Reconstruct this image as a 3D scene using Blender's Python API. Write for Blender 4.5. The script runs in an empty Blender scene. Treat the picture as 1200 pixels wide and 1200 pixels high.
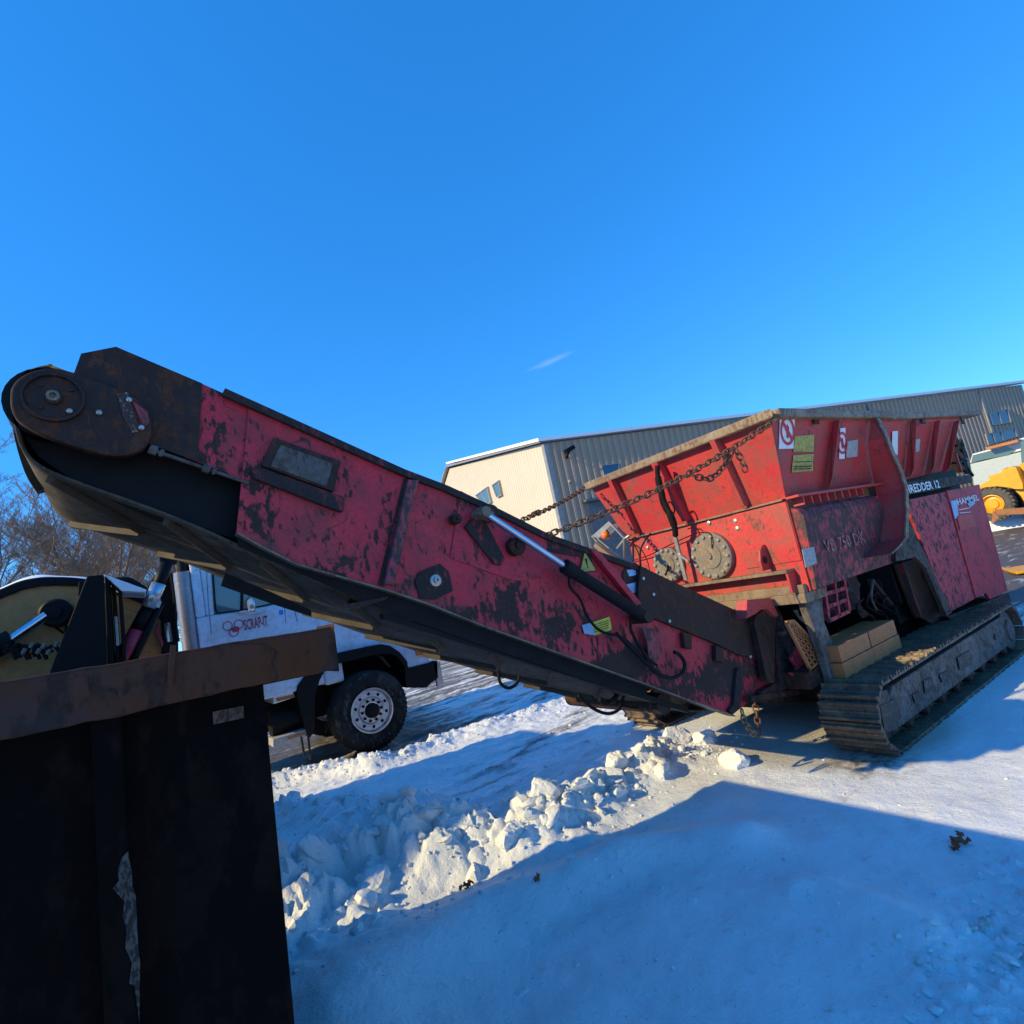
import bpy, math, random
import numpy as np
from math import sin, cos, radians, pi, atan2, sqrt
from mathutils import Vector, Matrix, noise
random.seed(7)
S = bpy.context.scene
COL = S.collection
# ------------------------------------------------------------------ camera
F = 655.0; ROLL = radians(11.7); PITCH = radians(7.45); YAW = radians(35.3); HC = 1.7
fw = Vector((sin(YAW)*cos(PITCH), cos(YAW)*cos(PITCH), sin(PITCH)))
r0 = Vector((cos(YAW), -sin(YAW), 0)); u0 = r0.cross(fw)
upv = u0*cos(ROLL) + r0*sin(ROLL); rt = r0*cos(ROLL) - u0*sin(ROLL)
CP = Vector((0, 0, HC))
cd = bpy.data.cameras.new('camera'); cam = bpy.data.objects.new('camera', cd); COL.objects.link(cam)
cam.matrix_world = Matrix(((rt.x, upv.x, -fw.x, 0), (rt.y, upv.y, -fw.y, 0), (rt.z, upv.z, -fw.z, HC), (0, 0, 0, 1)))
cd.sensor_width = 36; cd.lens = 36*F/1200; cd.clip_start = .05; cd.clip_end = 2000
S.camera = cam
# ------------------------------------------------------------------ sky, sun, exposure
SUN_EL = radians(28.2); SUN_AZ = radians(13.6)          # measured from -X towards +Y
sun_dir = Vector((-cos(SUN_AZ)*cos(SUN_EL), sin(SUN_AZ)*cos(SUN_EL), sin(SUN_EL)))
W = bpy.data.worlds.new('World'); S.world = W; W.use_nodes = True
nt = W.node_tree; nt.nodes.clear()
wo = nt.nodes.new('ShaderNodeOutputWorld'); bg = nt.nodes.new('ShaderNodeBackground'); sk = nt.nodes.new('ShaderNodeTexSky')
sk.sky_type = 'NISHITA'; sk.sun_disc = False; sk.sun_elevation = SUN_EL; sk.sun_rotation = atan2(sun_dir.x, sun_dir.y)
sk.air_density = 1.0; sk.dust_density = 0.0; sk.ozone_density = 3.5
gm = nt.nodes.new('ShaderNodeGamma'); gm.inputs[1].default_value = .62; nt.links.new(sk.outputs[0], gm.inputs[0])
mx = nt.nodes.new('ShaderNodeMix'); mx.data_type = 'RGBA'; mx.blend_type = 'MULTIPLY'; mx.inputs[0].default_value = 1; mx.inputs[7].default_value = (.84, 1.41, 2.24, 1)
hs = nt.nodes.new('ShaderNodeHueSaturation'); hs.inputs['Saturation'].default_value = 1.16
nt.links.new(gm.outputs[0], mx.inputs[6]); nt.links.new(mx.outputs[2], hs.inputs['Color'])
# one faint wisp of cirrus in the sky
tc = nt.nodes.new('ShaderNodeTexCoord'); wd = (fw*F + rt*(646-600) - upv*(423-600)).normalized(); wa = (rt*cos(radians(24)) + upv*sin(radians(24))).normalized(); wb = wd.cross(wa).normalized(); wa = wb.cross(wd).normalized()
def wdot(v, k):
    d = nt.nodes.new('ShaderNodeVectorMath'); d.operation = 'DOT_PRODUCT'; nt.links.new(tc.outputs['Generated'], d.inputs[0]); d.inputs[1].default_value = tuple(v*k); return d.outputs['Value']
cb_ = nt.nodes.new('ShaderNodeCombineXYZ'); nt.links.new(wdot(wa, 1/.055), cb_.inputs[0]); nt.links.new(wdot(wb, 1/.007), cb_.inputs[1])
wl = nt.nodes.new('ShaderNodeVectorMath'); wl.operation = 'LENGTH'; nt.links.new(cb_.outputs[0], wl.inputs[0])
wn = nt.nodes.new('ShaderNodeTexNoise'); wn.inputs['Scale'].default_value = 1.5; wn.inputs['Detail'].default_value = 5; nt.links.new(cb_.outputs[0], wn.inputs['Vector'])
ws = nt.nodes.new('ShaderNodeMath'); ws.operation = 'ADD'; nt.links.new(wl.outputs['Value'], ws.inputs[0]); nt.links.new(wn.outputs['Fac'], ws.inputs[1])
fr_ = nt.nodes.new('ShaderNodeMath'); fr_.operation = 'GREATER_THAN'; nt.links.new(wdot(wd, 1), fr_.inputs[0]); fr_.inputs[1].default_value = .9
wr = nt.nodes.new('ShaderNodeMapRange'); nt.links.new(ws.outputs[0], wr.inputs[0]); wr.inputs[1].default_value = .5; wr.inputs[2].default_value = 1.4; wr.inputs[3].default_value = .16; wr.inputs[4].default_value = 0
wm = nt.nodes.new('ShaderNodeMath'); wm.operation = 'MULTIPLY'; nt.links.new(wr.outputs[0], wm.inputs[0]); nt.links.new(fr_.outputs[0], wm.inputs[1])
cw = nt.nodes.new('ShaderNodeMix'); cw.data_type = 'RGBA'; nt.links.new(wm.outputs[0], cw.inputs[0]); nt.links.new(hs.outputs[0], cw.inputs[6]); cw.inputs[7].default_value = (4.5, 4.8, 5.2, 1)
nt.links.new(cw.outputs[2], bg.inputs[0]); bg.inputs[1].default_value = .15
nt.links.new(bg.outputs[0], wo.inputs[0])
sl = bpy.data.lights.new('sun', 'SUN'); sl.energy = 3.9; sl.angle = radians(.5); sl.color = (1, .80, .41)
so = bpy.data.objects.new('sun', sl); COL.objects.link(so); so.rotation_euler = sun_dir.to_track_quat('Z', 'Y').to_euler()
S.view_settings.view_transform = 'Standard'; S.view_settings.look = 'None'; S.view_settings.exposure = .5; S.view_settings.gamma = 1
S.render.resolution_x = S.render.resolution_y = 1024

# ------------------------------------------------------------------ helpers
def ray(u, v): return fw*F + rt*(u-600) - upv*(v-600)
def on(u, v, ax, val):
    d = ray(u, v); t = (val-CP[ax])/d[ax]; return CP + d*t
def onp(u, v, p, n):
    d = ray(u, v); t = (p-CP).dot(n)/d.dot(n); return CP + d*t
def Z(ox, oy, k): return lambda *pts: [(ox+a/k, oy+b/k) for a, b in pts]
ZA = Z(0, 390, 4); Z2 = Z(240, 440, 4); Z3 = Z(480, 560, 4); Z4 = Z(660, 440, 1200/270); Z5 = Z(900, 440, 4)
Z6 = Z(720, 640, 5); Z7 = Z(920, 660, 1200/280); ZT = Z(200, 640, 7.5); ZW = Z(320, 720, 1200/220); ZE = Z(860, 680, 1200/220)
ZL = Z(0, 560, 5); ZR = Z(1100, 560, 12); ZB = Z(1040, 440, 7.5); ZG = Z(500, 460, 1200/220)

def node(nt, t, **k):
    n = nt.nodes.new(t)
    for a, b in k.items():
        if a in n.inputs: n.inputs[a].default_value = b
        else: setattr(n, a, b)
    return n
def ramp(nt, src, a, b, ca=(0,0,0,1), cb=(1,1,1,1)):
    r = nt.nodes.new('ShaderNodeValToRGB'); r.color_ramp.elements[0].position = a; r.color_ramp.elements[1].position = b
    r.color_ramp.elements[0].color = ca; r.color_ramp.elements[1].color = cb; nt.links.new(src, r.inputs[0]); return r.outputs[0]
def mix(nt, f, a, b, mode='MIX'):
    m = nt.nodes.new('ShaderNodeMix'); m.data_type = 'RGBA'; m.blend_type = mode
    if isinstance(f, float): m.inputs[0].default_value = f
    else: nt.links.new(f, m.inputs[0])
    for i, c in ((6, a), (7, b)):
        if isinstance(c, tuple): m.inputs[i].default_value = (*c[:3], 1)
        else: nt.links.new(c, m.inputs[i])
    return m.outputs[2]
def base_mat(name, rough=.6, metal=0.0, spec=.5):
    m = bpy.data.materials.new(name); m.use_nodes = True; n = m.node_tree; b = n.nodes['Principled BSDF']
    b.inputs['Roughness'].default_value = rough; b.inputs['Metallic'].default_value = metal; b.inputs['Specular IOR Level'].default_value = spec
    return m, n, b
def coords(n, scale=(1, 1, 1)):
    tc = n.nodes.new('ShaderNodeTexCoord'); mp = n.nodes.new('ShaderNodeMapping'); mp.inputs['Scale'].default_value = scale
    n.links.new(tc.outputs['Object'], mp.inputs[0]); return mp.outputs[0]
def tex(n, co, scale, detail=6, rough=.6, dist=0):
    t = node(n, 'ShaderNodeTexNoise', Scale=scale, Detail=detail, Roughness=rough, Distortion=dist); n.links.new(co, t.inputs['Vector']); return t.outputs['Fac']
def bump(n, b, src, strength=.3, dist=.01):
    bp = node(n, 'ShaderNodeBump', Strength=strength, Distance=dist); n.links.new(src, bp.inputs['Height']); n.links.new(bp.outputs[0], b.inputs['Normal'])
def worn(name, c1, c2, rust=(.045, .022, .015), amount=.5, rough=.5, spec=.4, scale=3.0, dirt=(.03, .025, .022), dirt_amt=.5, metal=0, bstr=.25, spots=()):
    """paint c1/c2 with chips of rust, scratches and a film of dirt"""
    m, n, b = base_mat(name, rough, metal, spec)
    co = coords(n); st = coords(n, (1.8, 1.8, .8))
    big = tex(n, co, scale*.45, 3, .5); mid = tex(n, co, scale*2.2, 10, .68, .4); fine = tex(n, co, scale*14, 6, .7); scr = tex(n, st, scale*5, 5, .65)
    paint = mix(n, ramp(n, big, .35, .65), c1, c2)
    paint = mix(n, ramp(n, fine, .45, .8), paint, tuple(x*.62 for x in c1))
    a = amount
    add = n.nodes.new('ShaderNodeMath'); add.operation = 'MULTIPLY_ADD'; n.links.new(mid, add.inputs[0]); add.inputs[1].default_value = .72; n.links.new(scr, add.inputs[2])
    mul = n.nodes.new('ShaderNodeMath'); mul.operation = 'MULTIPLY'; n.links.new(add.outputs[0], mul.inputs[0]); mul.inputs[1].default_value = .58
    src = mul.outputs[0]
    for (c_, rx_, rz_, am_) in spots:       # places where the paint has been rubbed or burnt away
        tc = n.nodes.new('ShaderNodeTexCoord'); sb_ = node(n, 'ShaderNodeVectorMath', operation='SUBTRACT'); n.links.new(tc.outputs['Object'], sb_.inputs[0]); sb_.inputs[1].default_value = c_
        ml = node(n, 'ShaderNodeVectorMath', operation='MULTIPLY'); n.links.new(sb_.outputs[0], ml.inputs[0]); ml.inputs[1].default_value = (1/rx_, 0, 1/rz_)
        ln = node(n, 'ShaderNodeVectorMath', operation='LENGTH'); n.links.new(ml.outputs[0], ln.inputs[0])
        w_ = ramp(n, ln.outputs['Value'], .1, 1.25, (am_*.85,)*3+(1,), (0, 0, 0, 1))
        s2 = node(n, 'ShaderNodeMath', operation='ADD'); n.links.new(src, s2.inputs[0]); n.links.new(w_, s2.inputs[1]); src = s2.outputs[0]
    chip = ramp(n, src, .495+.14*(.5-a)*2, .54+.14*(.5-a)*2)
    cr = node(n, 'ShaderNodeMath', operation='SUBTRACT'); n.links.new(tex(n, co, scale*.8, 3, .55, 1.2), cr.inputs[0]); cr.inputs[1].default_value = .5
    ca_ = node(n, 'ShaderNodeMath', operation='ABSOLUTE'); n.links.new(cr.outputs[0], ca_.inputs[0]); cm_ = node(n, 'ShaderNodeMath', operation='MULTIPLY'); n.links.new(ramp(n, ca_.outputs[0], .0025, .007, (1,)*4, (0, 0, 0, 1)), cm_.inputs[0]); n.links.new(ramp(n, tex(n, co, scale*1.9, 2, .5), .50, .56), cm_.inputs[1])
    paint = mix(n, ramp(n, tex(n, co, scale*1.1, 9, .75, .3), .44, .72), paint, tuple(.5*a_+.5*b_ for a_, b_ in zip(c1, dirt)))
    paint = mix(n, cm_.outputs[0], paint, rust)
    rc = mix(n, ramp(n, fine, .35, .7), rust, tuple(min(1, x*2.1) for x in rust))
    c = mix(n, chip, paint, rc)
    d = tex(n, co, scale*.9, 8, .7, .8)
    c = mix(n, ramp(n, d, .62-.28*dirt_amt, .86-.2*dirt_amt), c, dirt)
    spk = tex(n, co, scale*30, 2, .5)
    c = mix(n, ramp(n, spk, .70, .74), c, dirt)
    n.links.new(c, b.inputs['Base Color'])
    rr = ramp(n, chip, 0, 1, (rough,)*3+(1,), (.85,)*3+(1,)); n.links.new(rr, b.inputs['Roughness'])
    bump(n, b, mul.outputs[0], bstr, .008)
    return m
def flat(name, col, rough=.6, metal=0, var=.25, scale=8, bs=.15):
    m, n, b = base_mat(name, rough, metal, .2 if max(col) < .03 else .5); co = coords(n); f = tex(n, co, scale, 8, .65)
    n.links.new(mix(n, ramp(n, f, .3, .7), tuple(c*(1-var) for c in col), tuple(min(1, c*(1+var)) for c in col)), b.inputs['Base Color']); bump(n, b, f, bs, .006); return m

M = {}
M['red'] = worn('worn_red_paint', (.54, .018, .045), (.62, .03, .05), amount=.30, dirt_amt=.22)
M['red2'] = worn('dirty_red_paint', (.54, .030, .040), (.66, .055, .048), rust=(.10, .05, .035), amount=.28, dirt=(.20, .10, .07), dirt_amt=.52)
M['redchip'] = worn('chipped_red_paint', (.52, .03, .06), (.58, .045, .065), rust=(.03, .02, .02), amount=.45, dirt_amt=.25, scale=4.5)
M['redscrape'] = worn('scraped_red_paint', (.36, .03, .05), (.42, .06, .07), rust=(.05, .03, .03), amount=.62, dirt_amt=.3, scale=3.5)
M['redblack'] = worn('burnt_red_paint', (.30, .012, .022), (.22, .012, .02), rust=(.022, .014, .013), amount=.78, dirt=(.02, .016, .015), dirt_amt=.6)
M['dark'] = worn('dark_rusty_steel', (.030, .017, .014), (.045, .023, .017), rust=(.055, .024, .014), amount=.5, dirt_amt=.4, spec=.2)
M['dark2'] = worn('grey_frame_steel', (.05, .04, .035), (.07, .055, .05), rust=(.03, .02, .018), amount=.5, dirt=(.09, .07, .055), dirt_amt=.4, spec=.25)
M['brown'] = worn('brown_mud_steel', (.17, .12, .08), (.24, .17, .11), rust=(.10, .06, .04), amount=.45, dirt=(.30, .23, .15), dirt_amt=.5)
M['rimtop'] = worn('muddy_rim_steel', (.26, .19, .12), (.2, .14, .09), rust=(.12, .07, .045), amount=.55, dirt=(.34, .26, .17), dirt_amt=.5, scale=5)
M['black'] = flat('black_steel', (.006, .0055, .006), .6)
M['blackpaint'] = flat('black_gloss_paint', (.004, .0035, .004), .55)
M['rubber'] = flat('rubber', (.011, .010, .010), .75, 0, .35, 12)
M['belt'] = worn('belt_rubber', (.055, .040, .027), (.075, .055, .037), rust=(.02, .018, .016), amount=.35, dirt=(.26, .20, .14), dirt_amt=.18, rough=.85)
M['cleat'] = flat('belt_cleat_rubber', (.07, .052, .034), .85, 0, .4)
M['tracksteel'] = worn('track_steel', (.085, .068, .055), (.12, .095, .075), rust=(.05, .03, .02), amount=.4, dirt=(.30, .19, .10), dirt_amt=.5, rough=.45, scale=6)
M['trackbeam'] = worn('track_beam', (.07, .055, .045), (.10, .08, .065), rust=(.045, .032, .025), amount=.5, dirt=(.20, .19, .19), dirt_amt=.45, scale=5)
M['chrome'] = flat('chrome_rod', (.50, .53, .60), .22, 1, .08)
M['steel'] = flat('bare_steel', (.42, .40, .37), .4, .7, .3)
M['disc'] = worn('grey_disc_steel', (.17, .155, .125), (.24, .21, .17), rust=(.28, .17, .08), amount=.35, dirt=(.12, .1, .08), dirt_amt=.4, scale=8)
M['bolt'] = flat('bolt_zinc', (.50, .48, .44), .35, .6, .2)
M['chainm'] = flat('rusty_chain', (.15, .075, .04), .7, .3, .5, 30)
M['wood'] = worn('weathered_timber', (.50, .16, .05), (.56, .22, .075), rust=(.20, .10, .05), amount=.3, dirt=(.16, .09, .05), dirt_amt=.2, scale=5)
M['white'] = flat('white_sticker', (.72, .74, .76), .5, 0, .12, 25)
M['yellow'] = flat('yellow_sticker', (.55, .50, .05), .5, 0, .3, 30)
M['yellow2'] = flat('faded_yellow_sticker', (.40, .34, .07), .5, 0, .4, 30)
M['ink'] = flat('black_ink', (.02, .02, .02), .6)
M['signred'] = flat('sign_red', (.55, .02, .03), .5)
M['signblue'] = flat('pale_blue_sticker', (.28, .45, .68), .5)
M['greysticker'] = flat('grey_sticker', (.36, .34, .33), .6, 0, .35, 40)
M['beigeletter'] = worn('worn_letter_paint', (.50, .42, .33), (.42, .34, .28), rust=(.20, .03, .05), amount=.66, dirt=(.2, .05, .06), dirt_amt=.3, scale=14)
M['orange'] = flat('orange_lens', (.75, .16, .02), .25)
M['truckpaint'] = worn('truck_paint', (.62, .68, .78), (.66, .72, .80), rust=(.45, .42, .40), amount=.12, dirt=(.34, .31, .29), dirt_amt=.30, rough=.3, scale=1.5, bstr=.05)
M['tyre'] = worn('dirty_tyre', (.012, .011, .011), (.018, .016, .015), rust=(.05, .043, .038), amount=.35, dirt=(.06, .052, .045), dirt_amt=.4, rough=.85, spec=.2, scale=3)
M['alu'] = flat('aluminium', (.55, .55, .57), .32, .8, .2)
M['stack'] = worn('stainless_heat_shield', (.30, .28, .30), (.36, .33, .36), rust=(.26, .20, .14), amount=.25, dirt=(.2, .16, .13), dirt_amt=.2, metal=.7, rough=.35)
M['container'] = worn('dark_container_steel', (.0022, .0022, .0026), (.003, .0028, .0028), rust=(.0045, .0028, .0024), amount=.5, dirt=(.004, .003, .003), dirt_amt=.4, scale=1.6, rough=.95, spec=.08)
M['contrim'] = worn('container_rim_steel', (.080, .028, .010), (.055, .020, .009), rust=(.02, .012, .009), amount=.45, dirt=(.020, .030, .040), dirt_amt=.25, scale=2.4, rough=.7, spec=.15)
M['boom'] = worn('beige_boom_paint', (.62, .235, .06), (.66, .26, .07), rust=(.2, .15, .07), amount=.2, dirt=(.18, .14, .07), dirt_amt=.15, scale=1.5)
M['loader'] = flat('yellow_loader_paint', (.80, .36, .015), .4, 0, .15, 3)
M['rustplate'] = flat('orange_rust_plate', (.30, .13, .06), .8, 0, .3)
M['cream'] = flat('cream_cladding', (.68, .60, .48), .5, 0, .04, 1, .02)
M['greyclad'] = flat('grey_cladding', (.50, .33, .22), .45, 0, .06, 1, .02)
M['fascia'] = flat('fascia_metal', (.28, .27, .26), .4)
M['darkclad'] = flat('door_grey', (.13, .135, .14), .5)
M['bark'] = flat('bark', (.24, .165, .11), .9, 0, .35, 6)
M['birch'] = flat('pale_bark', (.34, .29, .23), .9, 0, .35, 9)
M['twig'] = flat('twig', (.30, .20, .13), .9, 0, .3, 3)
M['leaf'] = flat('dead_leaves', (.34, .075, .03), .8)
M['trailer'] = flat('trailer_paint', (.42, .50, .56), .4, 0, .08)
def glass(name, c):
    m, n, b = base_mat(name, .04, 0, .9); b.inputs['Base Color'].default_value = (*c, 1); return m
M['glass'] = glass('window_glass', (.10, .16, .17)); M['glassb'] = glass('blue_glass', (.02, .07, .14))

class MB:
    def __init__(s): s.v = []; s.f = []; s.m = []; s.cm = 0
    def add(s, vs, fs):
        o = len(s.v); s.v += [tuple(p) for p in vs]; s.f += [tuple(o+i for i in f) for f in fs]; s.m += [s.cm]*len(fs); return s
    def box(s, a, b):
        x0, y0, z0 = a; x1, y1, z1 = b
        return s.add([(x0,y0,z0),(x1,y0,z0),(x1,y1,z0),(x0,y1,z0),(x0,y0,z1),(x1,y0,z1),(x1,y1,z1),(x0,y1,z1)],
                     [(0,3,2,1),(4,5,6,7),(0,1,5,4),(1,2,6,5),(2,3,7,6),(3,0,4,7)])
    def prism(s, pts, off):
        """polygon pts (3-D) swept by vector off"""
        n = len(pts); off = Vector(off); P = [Vector(p) for p in pts]
        nn = Vector((0, 0, 0))
        for i in range(n): nn += P[i].cross(P[(i+1) % n])
        if nn.dot(off) > 0: P.reverse()
        return s.add(P + [p+off for p in P], [tuple(range(n))] + [tuple(range(2*n-1, n-1, -1))] + [(i, n+i, n+(i+1) % n, (i+1) % n) for i in range(n)])
    def tube(s, pts, rad, seg=8, cap=True):
        P = [Vector(p) for p in pts]; n = len(P); R = rad if isinstance(rad, (list, tuple)) else [rad]*n
        vs = []; prev = None
        for i in range(n):
            t = (P[min(i+1, n-1)]-P[max(i-1, 0)]).normalized()
            if prev is None:
                a = Vector((0, 0, 1)) if abs(t.z) < .9 else Vector((1, 0, 0)); x = t.cross(a).normalized()
            else: x = (prev - t*prev.dot(t)).normalized()
            prev = x; y = t.cross(x)
            for k in range(seg):
                an = 2*pi*k/seg; vs.append(P[i] + (x*cos(an)+y*sin(an))*R[i])
        fs = [(i*seg+k, i*seg+(k+1) % seg, (i+1)*seg+(k+1) % seg, (i+1)*seg+k) for i in range(n-1) for k in range(seg)]
        if cap: fs += [tuple(range(seg-1, -1, -1)), tuple((n-1)*seg+k for k in range(seg))]
        return s.add(vs, fs)
    def cyl(s, a, b, r, seg=20): return s.tube([a, b], r, seg)
    def lathe(s, c, axis, prof, seg=32):
        """prof: (radius, height along axis)"""
        A = Vector(axis).normalized(); t = Vector((0, 0, 1)) if abs(A.z) < .9 else Vector((1, 0, 0)); x = A.cross(t).normalized(); y = A.cross(x); c = Vector(c)
        vs = [c + A*h + (x*cos(2*pi*k/seg)+y*sin(2*pi*k/seg))*r for r, h in prof for k in range(seg)]
        return s.add(vs, [(i*seg+k, i*seg+(k+1) % seg, (i+1)*seg+(k+1) % seg, (i+1)*seg+k) for i in range(len(prof)-1) for k in range(seg)])
    def bar(s, a, b, w, h, upd=(0, 0, 1)):
        a = Vector(a); b = Vector(b); t = (b-a).normalized(); y = t.cross(Vector(upd)).normalized(); z = y.cross(t)
        q = [y*w/2*i + z*h/2*j for i, j in ((-1,-1),(1,-1),(1,1),(-1,1))]
        return s.add([a+k for k in q]+[b+k for k in q], [(0,3,2,1),(4,5,6,7),(0,1,5,4),(1,2,6,5),(2,3,7,6),(3,0,4,7)])
    def build(s, name, mat, parent=None, org=None, smooth=False, bevel=0, autos=None):
        o0 = Vector(org) if org is not None else (Vector(parent['o']) if parent is not None and 'o' in parent else Vector((0, 0, 0)))
        me = bpy.data.meshes.new(name); me.from_pydata([tuple(Vector(p)-o0) for p in s.v], [], s.f)
        ms = mat if isinstance(mat, list) else [mat]
        for mm in ms: me.materials.append(mm)
        for i, p in enumerate(me.polygons): p.material_index = s.m[i]; p.use_smooth = smooth
        if smooth and autos: me.set_sharp_from_angle(angle=radians(autos))
        me.update()
        ob = bpy.data.objects.new(name, me); COL.objects.link(ob)
        if parent is not None: ob.parent = parent; ob['o'] = list(o0)
        else: ob.location = o0; ob['o'] = list(o0)
        if bevel:
            bv = ob.modifiers.new('bevel', 'BEVEL'); bv.width = bevel; bv.segments = 2; bv.limit_method = 'ANGLE'; bv.angle_limit = radians(40)
        return ob
def tag(o, label, cat, group=None, kind=None):
    o['label'] = label; o['category'] = cat
    if group: o['group'] = group
    if kind: o['kind'] = kind
    return o
def thing(name, loc, label, cat, group=None):
    o = bpy.data.objects.new(name, None); COL.objects.link(o); o.location = loc; o['o'] = list(loc); o.empty_display_size = .2
    return tag(o, label, cat, group)
def tr(pts, ax, val): return [on(u, v, ax, val) for u, v in pts]
def text(s, name, mat, parent, origin, ex, ey, height, width=None, depth=.003):
    """lettering laid on a surface: origin = lower-left corner, ex/ey = unit directions"""
    cu = bpy.data.curves.new('t', 'FONT'); cu.body = s; cu.extrude = .0; cu.offset = .018; cu.resolution_u = 2
    to = bpy.data.objects.new('t', cu); COL.objects.link(to); dg = bpy.context.evaluated_depsgraph_get(); dg.update()
    me = bpy.data.meshes.new_from_object(to.evaluated_get(dg)); bpy.data.objects.remove(to); bpy.data.curves.remove(cu)
    vs = [v.co.copy() for v in me.vertices]; fs = [tuple(p.vertices) for p in me.polygons]; bpy.data.meshes.remove(me)
    x0 = min(v.x for v in vs); x1 = max(v.x for v in vs); y0 = min(v.y for v in vs); y1 = max(v.y for v in vs)
    ky = height/(y1-y0); kx = (width/(x1-x0)) if width else ky
    ex = Vector(ex).normalized(); ey = Vector(ey).normalized(); nn = ex.cross(ey); origin = Vector(origin)
    mb = MB(); mb.add([origin + ex*(v.x-x0)*kx + ey*(v.y-y0)*ky + nn*depth for v in vs], fs)
    return mb.build(name, mat, parent)
def quadm(mb, pts, n, d):
    """thin plate: polygon with thickness d along n"""
    return mb.prism(pts, Vector(n)*d)
def smoothpath(pts, k=6):
    P = [Vector(p) for p in pts]; out = []
    for i in range(len(P)-1):
        a = P[max(i-1, 0)]; b = P[i]; c = P[i+1]; d = P[min(i+2, len(P)-1)]
        for j in range(k):
            t = j/k; out.append(.5*((2*b)+(c-a)*t+(2*a-5*b+4*c-d)*t*t+(3*b-a-3*c+d)*t**3))
    return out + [P[-1]]

# ------------------------------------------------------------------ ground
def poly_dist(x, y, pl):
    best = 1e9; bt = 0
    for i in range(len(pl)-1):
        ax, ay, aw, ah = pl[i]; bx, by, bw, bh = pl[i+1]; dx = bx-ax; dy = by-ay
        t = max(0, min(1, ((x-ax)*dx+(y-ay)*dy)/(dx*dx+dy*dy))); px = ax+dx*t; py = ay+dy*t
        w = aw+(bw-aw)*t; h = ah+(bh-ah)*t; d = math.hypot(x-px, y-py)/w
        if d < best: best = d; bt = h
    return best, bt
def gpl(lst): return [(on(u, v, 2, .12)[0], on(u, v, 2, .12)[1], w, h) for u, v, w, h in lst]
BERM = gpl([(230,1130,.80,.36),(345,1055,.80,.36),(430,1005,.72,.34),(520,980,.60,.32),(600,965,.50,.29),(650,950,.42,.22),(700,915,.34,.20),(745,895,.32,.17),(790,866,.34,.17),(830,860,.28,.12)])
BERM2 = gpl([(300,915,.30,.14),(370,895,.28,.15),(440,888,.26,.13),(520,858,.28,.11),(600,832,.30,.09),(650,812,.30,.07),(700,800,.30,.05)])
BERM3 = gpl([(330,945,.35,.22),(400,945,.4,.20),(470,935,.4,.14)])
MOUND = gpl([(420,1150,.5,.18),(560,1050,.30,.13),(650,1015,.24,.10),(720,985,.20,.13),(790,968,.20,.08),(870,960,.20,.10)])
MOUND2 = gpl([(930,1010,.12,.05),(960,1012,.12,.05),(1040,1050,.18,.07),(1070,1060,.18,.07)])
RUB = gpl([(1110,1190,.30,.05),(1170,1080,.25,.05),(1230,1000,.3,.05)])
def blocks(x, y, s, seed):
    d, ps = noise.voronoi(Vector((x*s+seed, y*s, seed*.37)))
    p = ps[0]; r = noise.random_vector if False else None
    h1 = noise.noise(Vector((p.x*7.3, p.y*7.3, 3.1)))*.5+.5; tx = noise.noise(Vector((p.x*5.1, p.y*5.1, 9.7))); ty = noise.noise(Vector((p.x*4.7, p.y*6.1, 19.7)))
    edge = min(1, (d[1]-d[0])*2.6); edge = edge*edge*(3-2*edge)
    return (h1*1.1 + max(-.6, min(.6, 1.1*tx*(x*s+seed-p.x) + 1.1*ty*(y*s-p.y))))*edge
def gheight(x, y):
    h = .0
    near = -2 < x < 14 and -2 < y < 14
    if near:
        warp = noise.noise(Vector((x*2.1, y*2.1, 5)))*.10
        for pl, sharp in ((BERM, 1), (BERM2, .8), (BERM3, .9)):
            d, a = poly_dist(x+warp, y-warp, pl)
            if d < 1.6:
                e = math.exp(-d*d*2.2)
                h += e*a*(.62+.55*noise.noise(Vector((x*2.6, y*2.6, 21)))+.25*noise.noise(Vector((x*6, y*6, 31))))
                h += e*a*(.42*sharp*blocks(x, y, 4.0, 3.0) + .20*blocks(x, y, 8.5, 7.0) + .12*blocks(x, y, 18, 11.) + .10*noise.fractal(Vector((x*14, y*14, 1)), .7, 2, 3))
        for pl in (MOUND, MOUND2):
            d, a = poly_dist(x, y, pl)
            if d < 2.2: h += a*math.exp(-d*d*1.6)
        d, a = poly_dist(x, y, RUB)
        if d < 1.8: h += math.exp(-d*d*1.5)*a*(.2+.6*blocks(x, y, 13, 2.)+.3*blocks(x, y, 30, 4.))
        h += .012*noise.fractal(Vector((x*1.6, y*1.6, 2)), .6, 2, 4)
        if y > 3.6 and x > .5: h += .034*max(0, noise.fractal(Vector((x*1.3, y*5.0, 8)), .7, 2, 4)) + (.020*max(0, blocks(x, y, 7, 17.)-.5) + .012*noise.fractal(Vector((x*7, y*9, 4)), .7, 2, 3))*(1 if y > 4.1 else 2*(y-3.6))
        if x < 4 and y < 3: h += .006*noise.fractal(Vector((x*5, y*5, 12)), .6, 2, 3)
        m = max(0, 1-max(abs(x-5.8)/2.2, abs(y-3.3)/1.7))
        if m > 0: h *= max(0, 1-m*6)
    return h
def axis_pts(lo, hi, step, far, grow=1.16):
    a = list(np.arange(lo, hi, step)); s = step; p = a[-1]
    while p < far: s *= grow; p += s; a.append(p)
    s = step; p = a[0]; b = []
    while p > -far: s *= grow; p -= s; b.append(p)
    return b[::-1]+a
B2X = [p[0] for p in BERM2]; B2Y = [p[1] for p in BERM2]
gx = axis_pts(.2, 5.2, .019, 500); gy = axis_pts(.7, 7.2, .022, 500)
gv = []; gd = []
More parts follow.
